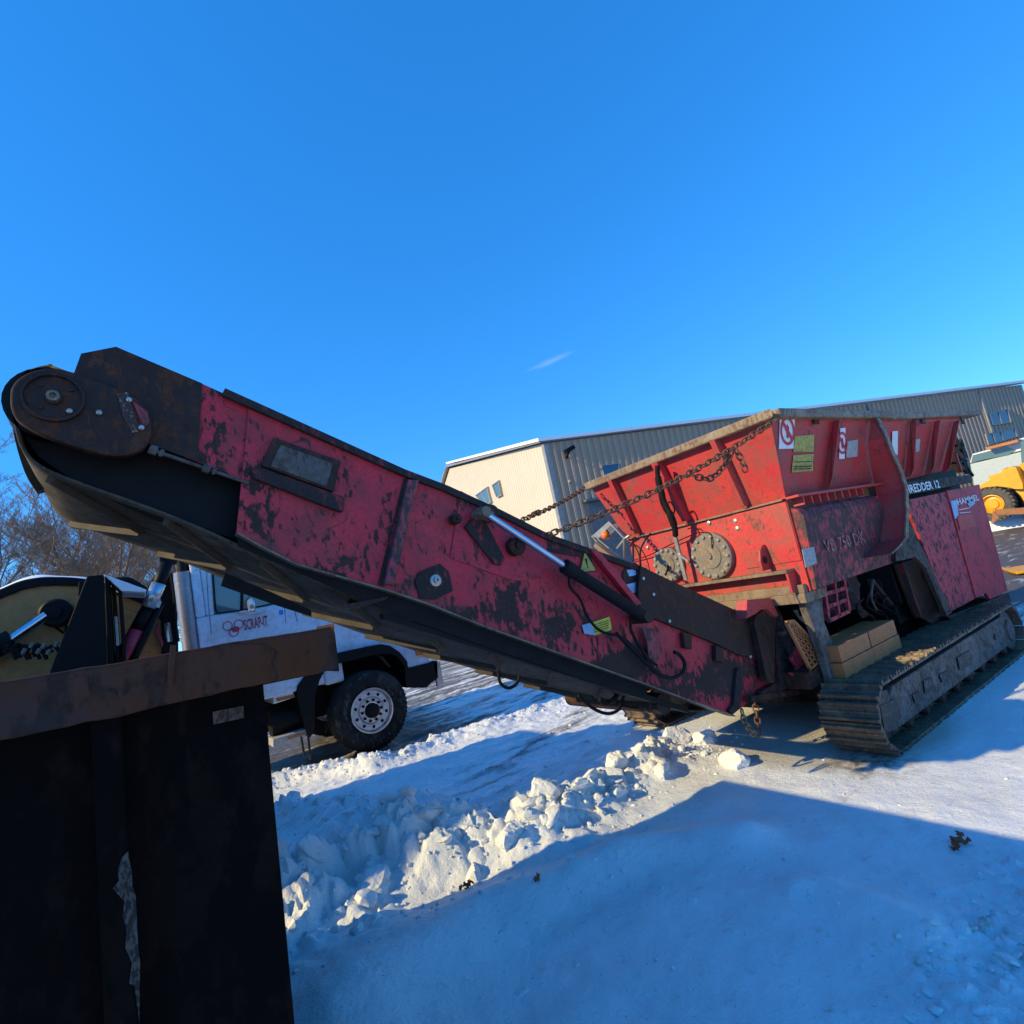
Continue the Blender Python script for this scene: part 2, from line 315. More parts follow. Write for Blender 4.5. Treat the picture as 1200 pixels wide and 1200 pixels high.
for y in gy:
    for x in gx:
        h = gheight(x, y); gv.append((x, y, h))
        # dirt: ruts where vehicles drive, bare yard further off
        d = 0.0
        if y > 3.2:
            yl = np.interp(x, B2X, B2Y)+.30
            near_t = 1/(1+math.exp(-(y-yl)*9))
            d = near_t*(.74 if x < 3 else .74-.44*min(1, (x-3)/1.2))
            if y > 9.5: d = max(d, .5)
            q = math.exp(-((y-(4.9+(x-2.6)*.42))/.45)**2)*(1 if x > 2.4 else max(0, 1-(2.4-x)*1.5)); d = max(d, .26*q)
        if x > 8.5: d = max(d, .70*min(1, (x-8.5)/2))
        gd.append(d)
nx = len(gx)
gf = [(j*nx+i, j*nx+i+1, (j+1)*nx+i+1, (j+1)*nx+i) for j in range(len(gy)-1) for i in range(nx-1)]
me = bpy.data.meshes.new('ground'); me.from_pydata(gv, [], gf)
at = me.attributes.new('dirt', 'FLOAT', 'POINT'); at.data.foreach_set('value', gd)
for p in me.polygons: p.use_smooth = True
me.set_sharp_from_angle(angle=radians(38))
ground = bpy.data.objects.new('ground', me); COL.objects.link(ground); ground['kind'] = 'structure'
def snow_mat(name, use_dirt=True, tint=(.85, .87, .87)):
    m, n, b = base_mat(name, .55, 0, .3); co = coords(n); cs = coords(n, (.35, 1.6, 1))
    f = tex(n, co, 30, 8, .7); f2 = tex(n, co, 2.2, 6, .6); f3 = tex(n, cs, 2.4, 10, .72, .5); grit = tex(n, co, 90, 3, .6); g2 = tex(n, co, 9, 8, .75)
    snow = mix(n, ramp(n, f2, .35, .7), tint, tuple(x*.86 for x in tint))
    snow = mix(n, ramp(n, g2, .58, .74), snow, (.56, .52, .46)); snow = mix(n, ramp(n, tex(n, co, 40, 4, .8), .64, .70), snow, (.30, .25, .20))
    if use_dirt:
        a = n.nodes.new('ShaderNodeAttribute'); a.attribute_name = 'dirt'
        ad = n.nodes.new('ShaderNodeMath'); ad.operation = 'MULTIPLY_ADD'; n.links.new(a.outputs['Fac'], ad.inputs[0]); ad.inputs[1].default_value = .42; n.links.new(f3, ad.inputs[2])
        dm = ramp(n, ad.outputs[0], .60, .74)
        dirtc = mix(n, ramp(n, f, .4, .7), (.085, .07, .06), (.17, .145, .12))
        # packed ice and slush driven grey near the machine
        geo = n.nodes.new('ShaderNodeNewGeometry'); sx = n.nodes.new('ShaderNodeSeparateXYZ'); n.links.new(geo.outputs['Position'], sx.inputs[0])
        vd = n.nodes.new('ShaderNodeVectorMath'); vd.operation = 'DISTANCE'; n.links.new(geo.outputs['Position'], vd.inputs[0]); vd.inputs[1].default_value = (4.7, 2.8, 0)
        ice = ramp(n, vd.outputs['Value'], .8, 2.3, (1,)*4, (0, 0, 0, 1))
        mm = n.nodes.new('ShaderNodeMath'); mm.operation = 'MULTIPLY'; n.links.new(ice, mm.inputs[0]); mm.inputs[1].default_value = .92
        icec = mix(n, ramp(n, f2, .3, .7), (.42, .39, .32), (.56, .53, .46)); icec = mix(n, ramp(n, grit, .60, .72), icec, (.2, .17, .13))
        snow = mix(n, mm.outputs[0], snow, icec)
        vd2 = n.nodes.new('ShaderNodeVectorMath'); vd2.operation = 'DISTANCE'; n.links.new(geo.outputs['Position'], vd2.inputs[0]); vd2.inputs[1].default_value = (4.12, 2.2, 0)
        mud = n.nodes.new('ShaderNodeMath'); mud.operation = 'MULTIPLY'; n.links.new(ramp(n, vd2.outputs['Value'], .08, .38, (1,)*4, (0, 0, 0, 1)), mud.inputs[0]); n.links.new(ramp(n, g2, .42, .56), mud.inputs[1])
        snow = mix(n, mud.outputs[0], snow, (.16, .11, .07))
        c = mix(n, dm, snow, dirtc)
    else: c = mix(n, ramp(n, g2, .55, .75), snow, (.42, .37, .31))
    n.links.new(c, b.inputs['Base Color'])
    ad2 = n.nodes.new('ShaderNodeMath'); ad2.operation = 'MULTIPLY_ADD'; n.links.new(g2, ad2.inputs[0]); ad2.inputs[1].default_value = 1.6; n.links.new(f, ad2.inputs[2])
    bump(n, b, ad2.outputs[0], .6, .022)
    return m
M['ground'] = snow_mat('snow_ground'); M['snow'] = snow_mat('snow_lump', False); me.materials.append(M['ground'])
M['snowcap'] = flat('fresh_snow', (.84, .87, .90), .6, 0, .04, 12, .4)

def lump(mb, c, r, seed, flatn=.75, sub=2, tilt=0):
    """irregular broken block: planes cut from a sphere"""
    rnd = random.Random(seed); pl = []
    for _ in range(rnd.randint(8, 13)):
        v = Vector((rnd.gauss(0, 1), rnd.gauss(0, 1), rnd.gauss(0, 1))).normalized(); pl.append((v, rnd.uniform(.45, .85)))
    nl, na = (16, 22) if sub > 1 else ((7, 9) if sub else (4, 6)); vs = []
    ax = rnd.uniform(.75, 1.3); ay = rnd.uniform(.75, 1.2); ro = rnd.uniform(0, pi)
    for i in range(nl+1):
        th = pi*i/nl
        for k in range(na):
            ph = 2*pi*k/na; d = Vector((sin(th)*cos(ph), sin(th)*sin(ph), cos(th))); t = 1.0
            for pv, pd in pl:
                q = d.dot(pv)
                if q > 0: t = min(t, pd/q)
            t *= 1+.06*noise.noise(d*2.5+Vector((seed, 0, 0)))+.045*noise.noise(d*7+Vector((seed, 3, 0)))+.03*noise.noise(d*15+Vector((seed, 7, 0)))
            x = d.x*t*r*ax; y = d.y*t*r*ay
            vs.append(Vector(c)+Vector((x*cos(ro)-y*sin(ro), x*sin(ro)+y*cos(ro), d.z*t*r*flatn)))
    if tilt:
        R_ = Matrix.Rotation(rnd.uniform(-tilt, tilt), 3, 'X') @ Matrix.Rotation(rnd.uniform(-tilt, tilt), 3, 'Y'); vs = [Vector(c)+R_ @ (v-Vector(c)) for v in vs]
    mb.add(vs, [(i*na+k, (i+1)*na+k, (i+1)*na+(k+1) % na, i*na+(k+1) % na) for i in range(nl) for k in range(na)])
rb = MB()
for i in range(900):
    pl = random.choice([BERM]*5+[BERM2]*4+[BERM3]*2+[RUB]*3); k = random.randrange(len(pl)-1); t = random.random()
    a = pl[k]; b = pl[k+1]; w = a[2]*.75; x = a[0]+(b[0]-a[0])*t+random.gauss(0, w*.6); y = a[1]+(b[1]-a[1])*t+random.gauss(0, w*.6)
    r = min(.075, .010+random.expovariate(1/.017)) * (.6 if pl in (RUB, BERM2) else 1)
    if x > 3.9 and pl is BERM: continue
    lump(rb, (x, y, gheight(x, y)+r*(.05 if pl is not RUB else -.12)), r*(1 if pl is not RUB else 1.3), i, .7 if pl is not RUB else .4, 1, .5)
for i in range(420):
    x = random.uniform(1.2, 6.0); y = random.uniform(4.2, 7.0); r = .006+random.expovariate(1/.012); r = min(r, .05)
    if noise.noise(Vector((x*1.1, y*1.6, 40))) > -.05: lump(rb, (x, y, gheight(x, y)), r, 7000+i, .5, 0, .5)
for i in range(1500):
    pl = random.choice([BERM]*5+[BERM2]*3+[BERM3]*2); k = random.randrange(len(pl)-1); t = random.random()
    a = pl[k]; b = pl[k+1]; w = a[2]; x = a[0]+(b[0]-a[0])*t+random.gauss(0, w*.7); y = a[1]+(b[1]-a[1])*t+random.gauss(0, w*.7); r = random.uniform(.004, .02)
    lump(rb, (x, y, gheight(x, y)+r*.1), r, 9000+i, .8, 0, .5)
for i in range(90):
    u = random.uniform(560, 1180); v = random.uniform(880, 1190); p = on(u, v, 2, 0); r = random.uniform(.003, .016)
    lump(rb, (p.x, p.y, gheight(p.x, p.y)+r*.2), r, 900+i, .5, 1)
for i, (u, v, r) in enumerate([(610,1155,.03),(600,1045,.035),(700,1020,.02),(810,1048,.03),(1140,1018,.03),(1095,1105,.03),(1130,1125,.035),(1115,1075,.02),(1180,1100,.04),(1190,1160,.05),(1150,1180,.04)]):
    p = on(u, v, 2, .03); lump(rb, (p.x, p.y, gheight(p.x, p.y)-r*.1), r, 2000+i, .45)
for i in range(110):
    pl = random.choice([BERM]*5+[BERM3]*2); k = random.randrange(min(7, len(pl)-1)); t = random.random(); a = pl[k]; b = pl[k+1]; w = a[2]*.8
    x = a[0]+(b[0]-a[0])*t+random.gauss(0, w*.5); y = a[1]+(b[1]-a[1])*t+random.gauss(0, w*.5); r = (.045+.10*random.random()**2)*(1 if x < 3 else .7)
    lump(rb, (x, y, gheight(x, y)-r*.12), r, 5000+i, random.uniform(.3, .65), 2, 1.0)
rub = rb.build('snow_rubble', M['snow'], smooth=True, autos=32); tag(rub, 'small broken lumps of snow and ice scattered along the ploughed ridges', 'snow rubble', kind='stuff')
CH = [(862, 880, .15, .55, 'flat dirty white ice block lying alone in front of the conveyor foot'),
      (722, 905, .15, .9, 'big rounded dirty snow boulder at the right end of the ploughed ridge'),
      (772, 900, .08, .8, 'small split snow lump right of the big rounded boulder'),
      (790, 858, .16, .9, 'tall snow chunk wedged beside the far track'),
      (825, 856, .13, .8, 'snow chunk under the low end of the conveyor, beside the taller wedged chunk'),
      (640, 950, .13, .8, 'large bright snow slab near the middle of the ploughed ridge'),
      (545, 985, .12, .8, 'sunlit snow slab left of the large bright slab, by the brown leaves'),
      (600, 990, .10, .7, 'angular sunlit snow block just below the large bright slab'),
      (480, 980, .12, .8, 'pointed snow block in the shaded middle of the ridge'),
      (385, 975, .16, .8, 'grey dirty snow boulder close to the right side of the dark container'),
      (430, 1045, .17, .5, 'long tilted snow slab at the near edge of the ridge')]
for i, (u, v, r, fl, lb) in enumerate(CH):
    p = on(u, v, 2, .1); g = gheight(p.x, p.y); mb = MB(); lump(mb, (p.x, p.y, g+r*fl*(.5 if i in (0, 1) else .12)), r, 50+i*3, fl, 2, .35)
    o = mb.build('snow_chunk', M['snow'], smooth=True, autos=30, org=(p.x, p.y, g)); tag(o, lb, 'snow chunk', 'snow chunks')
    sb = o.modifiers.new('s', 'SUBSURF'); sb.levels = sb.render_levels = 2; sb.subdivision_type = 'SIMPLE'
    tx = bpy.data.textures.new('c', 'CLOUDS'); tx.noise_scale = .05; dm = o.modifiers.new('d', 'DISPLACE'); dm.texture = tx; dm.strength = .025
for i, (u, v, lb, wd) in enumerate([(545, 1018, 'clump of brown dead leaves caught in the sunlit snow ridge', .06), (1123, 990, 'dark red brown scrap of bark lying on shaded snow', .085), (628, 1022, 'tiny dark twig sticking out at the ridge shadow edge', .03)]):
    p = on(u, v, 2, .15 if i != 1 else .01); g = gheight(p.x, p.y); mb = MB(); rnd = random.Random(i)
    for k in range(26):
        a = rnd.uniform(0, 6.28); q = Vector((p.x+rnd.gauss(0, wd*.38), p.y+rnd.gauss(0, wd*.2), g+.008+rnd.random()*.025)); w = wd*rnd.uniform(.12, .26)
        quadm(mb, [q+Vector((cos(a+t)*w*s_, sin(a+t)*w*s_, rnd.uniform(-.01, .012))) for t, s_ in ((0, 1), (1.2, .6), (2.4, .9), (3.6, .7), (5, .8))], (0, 0, 1), .003)
    o = mb.build('leaf_litter', M['leaf'], org=(p.x, p.y, g)); tag(o, lb, 'debris')

# ------------------------------------------------------------------ industrial building
BD = radians(-16.7); bx = Vector((cos(BD), sin(BD), 0)); by = Vector((-sin(BD), cos(BD), 0))      # along the long wall / away into the building
c0 = on(637, 515, 1, 16.4); cb = Vector((c0.x, c0.y, 0)); HB = c0.z-.16
bld = thing('metal_building', tuple(cb), 'big metal clad industrial building, cream end wall and grey ribbed long wall', 'building')
LB = (onp(1197, 450, cb, by)-cb).dot(bx)
rdg = onp(527, 549, cb, bx); RD = (rdg-cb).dot(by); HR = rdg.z
le = onp(517, 570, cb, bx); GW = 2*RD
def BP(a, b, z): return cb + bx*a + by*b + Vector((0, 0, z))
def ribbed(name, p0, d, length, hfun, n, mat, pitch=.3, rw=.05, rd=.04, zlo=0):
    mb = MB(); k = int(length/pitch)
    mb.prism([p0+Vector((0,0,zlo)), p0+d*length+Vector((0,0,zlo))] + [p0+d*t*length+Vector((0, 0, hfun(t*length))) for t in (1, .75, .5, .25, 0)], -n*.2)
    for i in range(k+1):
        q = min(i*pitch, length-rw)+rw/2; a = p0+d*q+n*.002; h = hfun(q)-.03
        w = rw/2; pts = [a-d*w*1.8, a-d*w+n*rd, a+d*w+n*rd, a+d*w*1.8]
        mb.prism([x+Vector((0,0,zlo)) for x in pts], (0, 0, h-zlo))
    return mb.build(name, mat, bld)
ribbed('long_wall', BP(0, 0, 0), bx, LB, lambda q: HB, -by, M['greyclad'], .30, .10, .075)
HG = lambda q: HB + (HR-HB)*(1-abs(q-RD)/RD)
ribbed('gable_wall', BP(0, .003, 0), by, GW, HG, -bx, M['cream'], .3, .02, .015)
mb = MB()
ro = .25
mb.prism([BP(-ro, -.13, HB+.02), BP(LB+ro, -.13, HB+.02), BP(LB+ro, RD, HR+.12), BP(-ro, RD, HR+.12)], (0, 0, .10))
mb.prism([BP(-ro, GW+.3, HB+.02), BP(LB+ro, GW+.3, HB+.02), BP(LB+ro, RD+.003, HR+.12), BP(-ro, RD+.003, HR+.12)], (0, 0, .10))
mb.build('roof', M['fascia'], bld)
mb = MB(); mb.prism([BP(-ro-.05, -.19, HB+.06), BP(LB+ro, -.19, HB+.06), BP(LB+ro, RD-.5, HR+.20), BP(-ro-.05, RD-.5, HR+.20)], (0, 0, .13))
mb.build('roof_snow', M['snowcap'], bld)
mb = MB(); mb.box((0,0,0),(0,0,0)); mb = MB()
mb.prism([BP(-.08, -.08, 0), BP(.12, -.08, 0), BP(.12, -.01, 0), BP(-.08, -.01, 0)], (0, 0, HB-.02)); mb.prism([BP(-.08, 0, 0), BP(-.01, 0, 0), BP(-.01, .2, 0), BP(-.08, .2, 0)], (0, 0, HB-.02))
mb.build('corner_trim', M['fascia'], bld)
def wall_window(pts, p, n, lab=None, gm='glassb', mull=True):
    c = [onp(u, v, p, n) for u, v in pts]; nn = n
    fr = MB(); cc = sum(c, Vector((0, 0, 0)))/4
    for i in range(4):
        a = c[i]; b = c[(i+1) % 4]; fr.prism([a, b, b+(cc-b)*.12, a+(cc-a)*.12], nn*.13)
    if mull: 
        m1 = (c[0]+c[1])/2; m2 = (c[2]+c[3])/2; e = (c[1]-c[0]).normalized()*.04; fr.prism([m1-e, m1+e, m2+e, m2-e], nn*.12)
    f = fr.build('window', M['fascia'], bld)
    g = MB(); g.prism([x+(cc-x)*.1 for x in c], nn*.09); g.build('pane', M[gm], f); return f
gp = cb + bx*0; wall_window(ZG((322,655),(398,600),(424,700),(382,725)), gp-bx*.002, -bx, gm='glass')
wall_window(ZG((430,590),(470,560),(492,655),(460,670)), gp-bx*.002, -bx, gm='glass', mull=False)
lp = cb - by*.01
wall_window(ZB((872,340),(1040,295),(1075,420),(905,445)), lp, -by)
wall_window(ZB((840,520),(1110,470),(1130,540),(870,620)), lp, -by)
wall_window(Z4((190,470),(285,458),(290,560),(215,560)), lp, -by, mull=False)
d = [onp(u, v, lp, -by) for u, v in Z4((115,660),(200,645),(360,900),(200,1010))]
a = (d[0]-cb).dot(bx); b = a+2.8; hdo = d[0].z
mb = MB(); mb.prism([BP(a, -.05, 0), BP(b, -.05, 0), BP(b, -.05, hdo), BP(a, -.05, hdo)], -by*.04)
dr = mb.build('rolling_door', M['darkclad'], bld); mb = MB()
mb.prism([BP(a-.1, -.05, hdo), BP(b+.1, -.05, hdo), BP(b+.1, -.3, hdo-.03), BP(a-.1, -.3, hdo-.03)], (0, 0, .1)); mb.build('door_hood', M['darkclad'], bld)
for q_ in (9, 17, 25):
    mb = MB(); mb.prism([BP(q_, -.14, 0), BP(q_+.10, -.14, 0), BP(q_+.10, -.05, 0), BP(q_, -.05, 0)], (0, 0, HB-.1)); mb.build('downpipe', M['fascia'], bld)
q = onp(*ZG((893,420))[0], lp, -by); mb = MB(); mb.bar(q, q-by*.45+Vector((0,0,.2)), .06, .06); mb.bar(q-by*.4+Vector((-.2,0,.15)), q-by*.5+Vector((.2,0,.3)), .22, .16); mb.bar(q+Vector((0,0,-.7)), q, .1, .08); mb.build('floodlight', M['black'], bld)
q = onp(*ZG((910,572))[0], lp, -by); mb = MB(); mb.lathe(q, -by, [(0.001,.15),(.06,.12),(.08,.06),(.06,.02)], 12); mb.build('lamp', M['fascia'], bld, smooth=True)
q = onp(*ZG((900,700))[0], lp, -by); mb = MB(); mb.bar(q+Vector((0,0,.3))-by*.08, q-Vector((0,0,.35))-by*.08, .12, .1); mb.build('meter_box', M['chainm'], bld)
# timber stack against the wall
p = on(1160, 560, 1, 0) if False else None

# ------------------------------------------------------------------ bare trees
def tree_mesh(seed, H, lean=0, dens=1.0):
    rnd = random.Random(seed); tk = MB(); tw = MB()
    def grow(p, d, L, r, lv):
        n = 5 if lv < 2 else 3; pts = [p.copy()]; rr = [r]; q = p.copy(); dd = d.copy()
        for i in range(n):
            dd = (dd + Vector((rnd.gauss(0, .12), rnd.gauss(0, .12), rnd.gauss(0, .06)+(.05 if lv else .0)))).normalized(); q = q+dd*L/n; pts.append(q.copy()); rr.append(r*(1-.72*(i+1)/n))
        (tk if lv < 2 else tw).tube(pts, rr, 6 if lv < 1 else (4 if lv < 3 else 3), False)
        if lv >= 5: return
        nb = [22, 9, 6, 5, 4][lv]; nb = int(nb*dens)
        for k in range(nb):
            t = (.25 if lv == 0 else .2)+(.75 if lv == 0 else .78)*(k+rnd.random())/nb; f = t*n; i = min(int(f), n-1); b = pts[i].lerp(pts[i+1], f-i)
            ax = Vector((rnd.gauss(0, 1), rnd.gauss(0, 1), rnd.gauss(0, .3))).normalized(); ang = rnd.uniform(.5, 1.0)
            nd = (dd*cos(ang)+ax*sin(ang)).normalized(); nd.z = nd.z*.8+.25
            grow(b, nd.normalized(), L*rnd.uniform(.34, .54)*(1.15-t*.5), rr[i]*rnd.uniform(.30, .48)+.0035, lv+1)
    grow(Vector((0, 0, 0)), Vector((lean, 0, 1)).normalized(), H, H*.0115, 0)
    return tk, tw
protos = []
for sd, H, dn in ((3, 11, 1.0), (8, 9.5, .95), (12, 8, 1.0)):
    tk, tw = tree_mesh(sd, H, .04, dn)
    rt_ = thing('bare_tree', (0, 0, 0), 'x', 'tree'); a = tk.build('trunk', M['bark'], rt_, smooth=True); b = tw.build('crown', M['twig'], rt_); protos.append((rt_, a, b))
spots = [(35, 24, 0, 10.6, 'tall bare tree with a straight trunk near the left picture edge'),
         (85, 27, 1, 8.6, 'bare tree just right of the tall straight trunked one'),
         (150, 26, 2, 7.2, 'low bushy bare tree above the black steel attachment'),
         (215, 30, 1, 6.6, 'bare tree showing behind the leaning hydraulic cylinder'),
         (-30, 25, 1, 9.5, 'bare tree half cut off by the left picture edge'),
         (115, 34, 0, 8.6, 'thin bare tree in the back row above the beige boom'),
         (180, 33, 2, 7.6, 'bushy bare tree at the right end, left of the exhaust stack'),
         (60, 36, 2, 10.5, 'bushy bare tree behind the tall straight trunk'),
         (10, 34, 1, 10.5, 'bare tree in the back row at the far left'),
         (140, 42, 2, 10, 'faint bare tree in the back row under the belt end'),
         (240, 40, 0, 8, 'bare tree mostly hidden behind the truck cab'),
         (0, 45, 2, 12, 'faint bushy bare tree farthest back at the left')]
used = set()
for u_, D_, k, h_, lb in spots:
    r_, a, b = protos[k]
    if k not in used: used.add(k); o = r_
    else:
        o = r_.copy(); COL.objects.link(o)
        for c in (a, b): q = c.copy(); COL.objects.link(q); q.parent = o
    q = on(u_, 700, 1, D_); s = h_/(11, 9.5, 8)[k]
    o.location = (q.x, D_, -.1); o.scale = (s, s, s); o.rotation_euler = (0, 0, u_*3.1); tag(o, lb, 'tree', 'bare trees in the background')
# ------------------------------------------------------------------ dark container in the foreground
cz = Matrix.Rotation(radians(2.6), 4, 'Y')     # sits slightly tilted
CT = Vector((.33, 1.36, 0))
ct = thing('scrap_container', tuple(CT), 'dark rusty open top steel container filling the lower left foreground', 'container')
ct.rotation_euler = (0, radians(2.6), 0)
ct['o'] = [0, 0, 0]
RH = 1.695
mb = MB(); LX = -5.2; WD = 2.3
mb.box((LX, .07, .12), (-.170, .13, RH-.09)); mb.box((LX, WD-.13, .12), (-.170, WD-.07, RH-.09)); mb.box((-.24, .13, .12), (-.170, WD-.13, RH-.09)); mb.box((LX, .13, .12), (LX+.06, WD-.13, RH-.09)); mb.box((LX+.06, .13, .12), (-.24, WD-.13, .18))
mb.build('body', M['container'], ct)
mb = MB(); n = 200
def dent(x): return .016*noise.noise(Vector((x*3, 1, 0)))+.008*noise.noise(Vector((x*9, 4, 0)))+.004*noise.noise(Vector((x*26, 4, 0)))
P = []
for i in range(n+1):
    x = LX-.05 + (5.232)*i/n; dz = dent(x); P.append([(x, .0+dent(x+9), RH-.10+dz), (x, .0+dent(x+9)*.5, RH+dz*.6), (x, .14, RH+dz*.6), (x, .14, RH-.10+dz)])
mb.add([q for p in P for q in p], [(i*4+k, i*4+(k+1) % 4, (i+1)*4+(k+1) % 4, (i+1)*4+k) for i in range(n) for k in range(4)]+[(0,1,2,3),(n*4+3,n*4+2,n*4+1,n*4)])
mb.box((-.17, .141, RH-.11), (-.018, WD-.0, RH-.002)); mb.box((LX-.05, WD-.14, RH-.105), (-.172, WD, RH-.001))
mb.build('rim', M['contrim'], ct, bevel=.006)
CMI = (Matrix.Translation(CT) @ Matrix.Rotation(radians(2.6), 4, 'Y')).inverted()
def cl(u, v, yl):
    p = CMI @ on(u, v, 1, CT.y+yl); return Vector((p.x, yl, p.z))
pl_, pr_ = cl(107, 870, .025), cl(143, 870, .025)
for k in range(7):
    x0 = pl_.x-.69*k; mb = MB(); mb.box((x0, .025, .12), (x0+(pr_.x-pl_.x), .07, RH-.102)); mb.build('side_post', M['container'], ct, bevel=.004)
Zc = Z(0, 840, 1200/360); scr = [(500,525),(505,560),(515,600),(517,660),(530,700),(535,800),(540,900),(548,970),(545,1040),(545,1200),(535,1120),(525,1050),(505,1040),(515,960),(490,900),(495,830),(480,780),(485,720),(440,670),(465,640),(460,600),(475,550)]
mb = MB(); mb.prism([cl(*p, .0245) for p in Zc(*scr)], (0, -.0015, 0)); mb.build('scrape_mark', worn('bare_scrape', (.03, .045, .047), (.045, .06, .058), rust=(.006, .006, .006), amount=.6, dirt=(.01, .01, .01), dirt_amt=.4, scale=14), ct)
mb = MB(); mb.prism([cl(u, v, .0685) for u, v in ((249,834),(285,827),(286,841),(250,849))], (0, -.003, 0)); mb.build('label_plate', worn('rusty_plate', (.07, .035, .025), (.10, .06, .045), rust=(.02, .01, .008), amount=.6, scale=12), ct)
mb = MB(); mb.bar(cl(197,780,-.004)+Vector((0,-.004,-.04)), cl(203,756,-.004)+Vector((0,-.004,.0)), .008, .01); mb.build('weld_seam', M['contrim'], ct)
mb = MB(); mb.box((-5, .3, 0), (-.3, .45, .12)); mb.box((-5, WD-.45, 0), (-.3, WD-.3, .12)); mb.build('skid', M['container'], ct)

exec_parts = True
# ------------------------------------------------------------------ SHREDDER
MO = Vector((5.8, 3.33, 0))
sh = thing('shredder', tuple(MO), 'large worn red tracked shredder with open hopper and long raised discharge conveyor', 'shredder')
XE = 4.24; YS = 2.34                    # planes of the lower housing: end wall, near side
ZT_ = 2.60                              # rim top
YF = 4.06
# --- hopper: end wall and side wall flare outwards
def hz(t): return 1.95 + t*.57
H0 = [(XE, YS, 1.93), (XE, YF, 1.93)]
xr, yr = 4.07, 2.20; yfr = 4.24; xend = 7.95
def plate(pts, n, d, name, mat, par=sh, bevel=.003):
    mb = MB(); quadm(mb, pts, n, d); return mb.build(name, mat, par, bevel=bevel)
hop = MB()
T = .02
hop.prism([(XE, YS, 1.93), (XE, YF, 1.93), (xr, yfr, 2.53), (xr, yr, 2.53)], (T, 0, 0))
hop.prism([(XE+.022, YS, 1.93), (6.1, YS, 1.93), (6.1, yr, 2.53), (xr+.022, yr, 2.53)], (0, T, 0))
hop.prism([(6.102, YS+.02, 1.93), (7.7, YS+.02, 2.0), (8.12, yr, 2.55), (6.102, yr, 2.53)], (0, T, 0))
hop.prism([(XE+.022, YF, 1.93), (7.5, YF, 1.93), (xend, yfr, 2.53), (xr+.022, yfr, 2.53)], (0, -T, 0))
hop.prism([(7.7, YS+.042, 2.0), (7.7, YF, 2.0), (8.12, yfr, 2.53), (8.12, yr+.022, 2.55)], (T, 0, 0))
hopper = hop.build('hopper', M['red2'], sh)
rim = MB()
def rimseg(a, b, w=.07, h=.085): rim.bar(a, b, w, h)
rim.prism([(xr-.075, yr-.07, 2.525), (xr-.075, yfr+.03, 2.525), (xr+.02, yfr+.03, 2.525), (xr+.02, yr+.02, 2.525)], (0, 0, .075))
rim.prism([(xr+.021, yr-.072, 2.53), (6.12, yr-.072, 2.53), (6.12, yr+.02, 2.53), (xr+.021, yr+.02, 2.53)], (0, 0, .072))
rim.prism([(6.122, yr-.06, 2.52), (8.86, yr-.02, 2.60), (8.80, yr+.14, 2.60), (6.122, yr+.03, 2.52)], (0, 0, .07))
rim.prism([(xr+.021, yfr-.06, 2.53), (xend, yfr-.06, 2.53), (xend, yfr+.03, 2.53), (xr+.021, yfr+.03, 2.53)], (0, 0, .072))
rim.build('hopper_rim', M['rimtop'], sh, bevel=.012)
# end-wall gussets: wedge ribs
def endx(z): return XE + (xr-XE)*(z-1.93)/.60
for (yt, yb_, w) in ((on(*Z4((258,520))[0], 0, 4.03).y, on(*Z4((395,790))[0], 0, 4.22).y, .05), (on(*Z4((500,440))[0], 0, 4.03).y, on(*Z4((660,745))[0], 0, 4.22).y, .07), (on(*Z4((800,325))[0], 0, 4.03).y, on(*Z4((965,670))[0], 0, 4.22).y, .05)):
    mb = MB(); mb.prism([(xr-.070, yt, 2.524), (xr-.003, yt, 2.524), (XE-.003, yb_, 1.96), (XE-.07, yb_, 1.96)], (0, .014, 0))
    mb.prism([(xr-.072, yt-.0, 2.524), (xr-.072, yt+w, 2.524), (XE-.072, yb_+w, 1.96), (XE-.072, yb_, 1.96)], (-.01, 0, 0)); mb.build('end_rib', M['red2'], sh, bevel=.003)
# near-side ribs
for (zt, zb) in (((325,185),(318,550)), ((690,200),(685,450)), ((800,200),(780,440)), ((890,200),(860,440))):
    a = on(*Z5(zt)[0], 1, yr-.05); b = on(*Z5(zb)[0], 1, YS-.10)
    mb = MB(); mb.prism([(a.x, yr-.06, 2.518), (a.x, yr-.002, 2.518), (b.x, YS-.002, 1.97), (b.x, YS-.06, 1.97), (b.x-.01, YS-.11, 2.04)], (.014, 0, 0))
    mb.build('side_rib', M['red2'], sh, bevel=.003)
# big curved arm plate of the near side
pa = tr(Z5((530,195),(545,290),(575,370),(612,450),(636,530),(640,640),(636,760),(605,800),(565,838)), 1, 2.10)
inner = [Vector((p.x-.02, YS-.02 if p.z < 1.95 else YS-.02+(yr-YS)*(p.z-1.95)/.58, p.z)) for p in pa]
mb = MB()
P = [Vector((p.x, 2.09+(.05 if i == 0 else 0), p.z)) for i, p in enumerate(pa)]
for i in range(len(P)-1):
    mb.prism([P[i], P[i+1], inner[i+1], inner[i]], (.016, 0, 0))
mb.build('side_arm_plate', M['red2'], sh)
mb = MB()
for i in range(len(P)-1):
    mb.prism([P[i]+Vector((-.03, -.005, 0)), P[i]+Vector((.03, -.005, 0)), P[i+1]+Vector((.03, -.005, 0)), P[i+1]+Vector((-.03, -.005, 0))], (0, -.012, 0))
mb.build('side_arm_edge', M['rimtop'], sh)
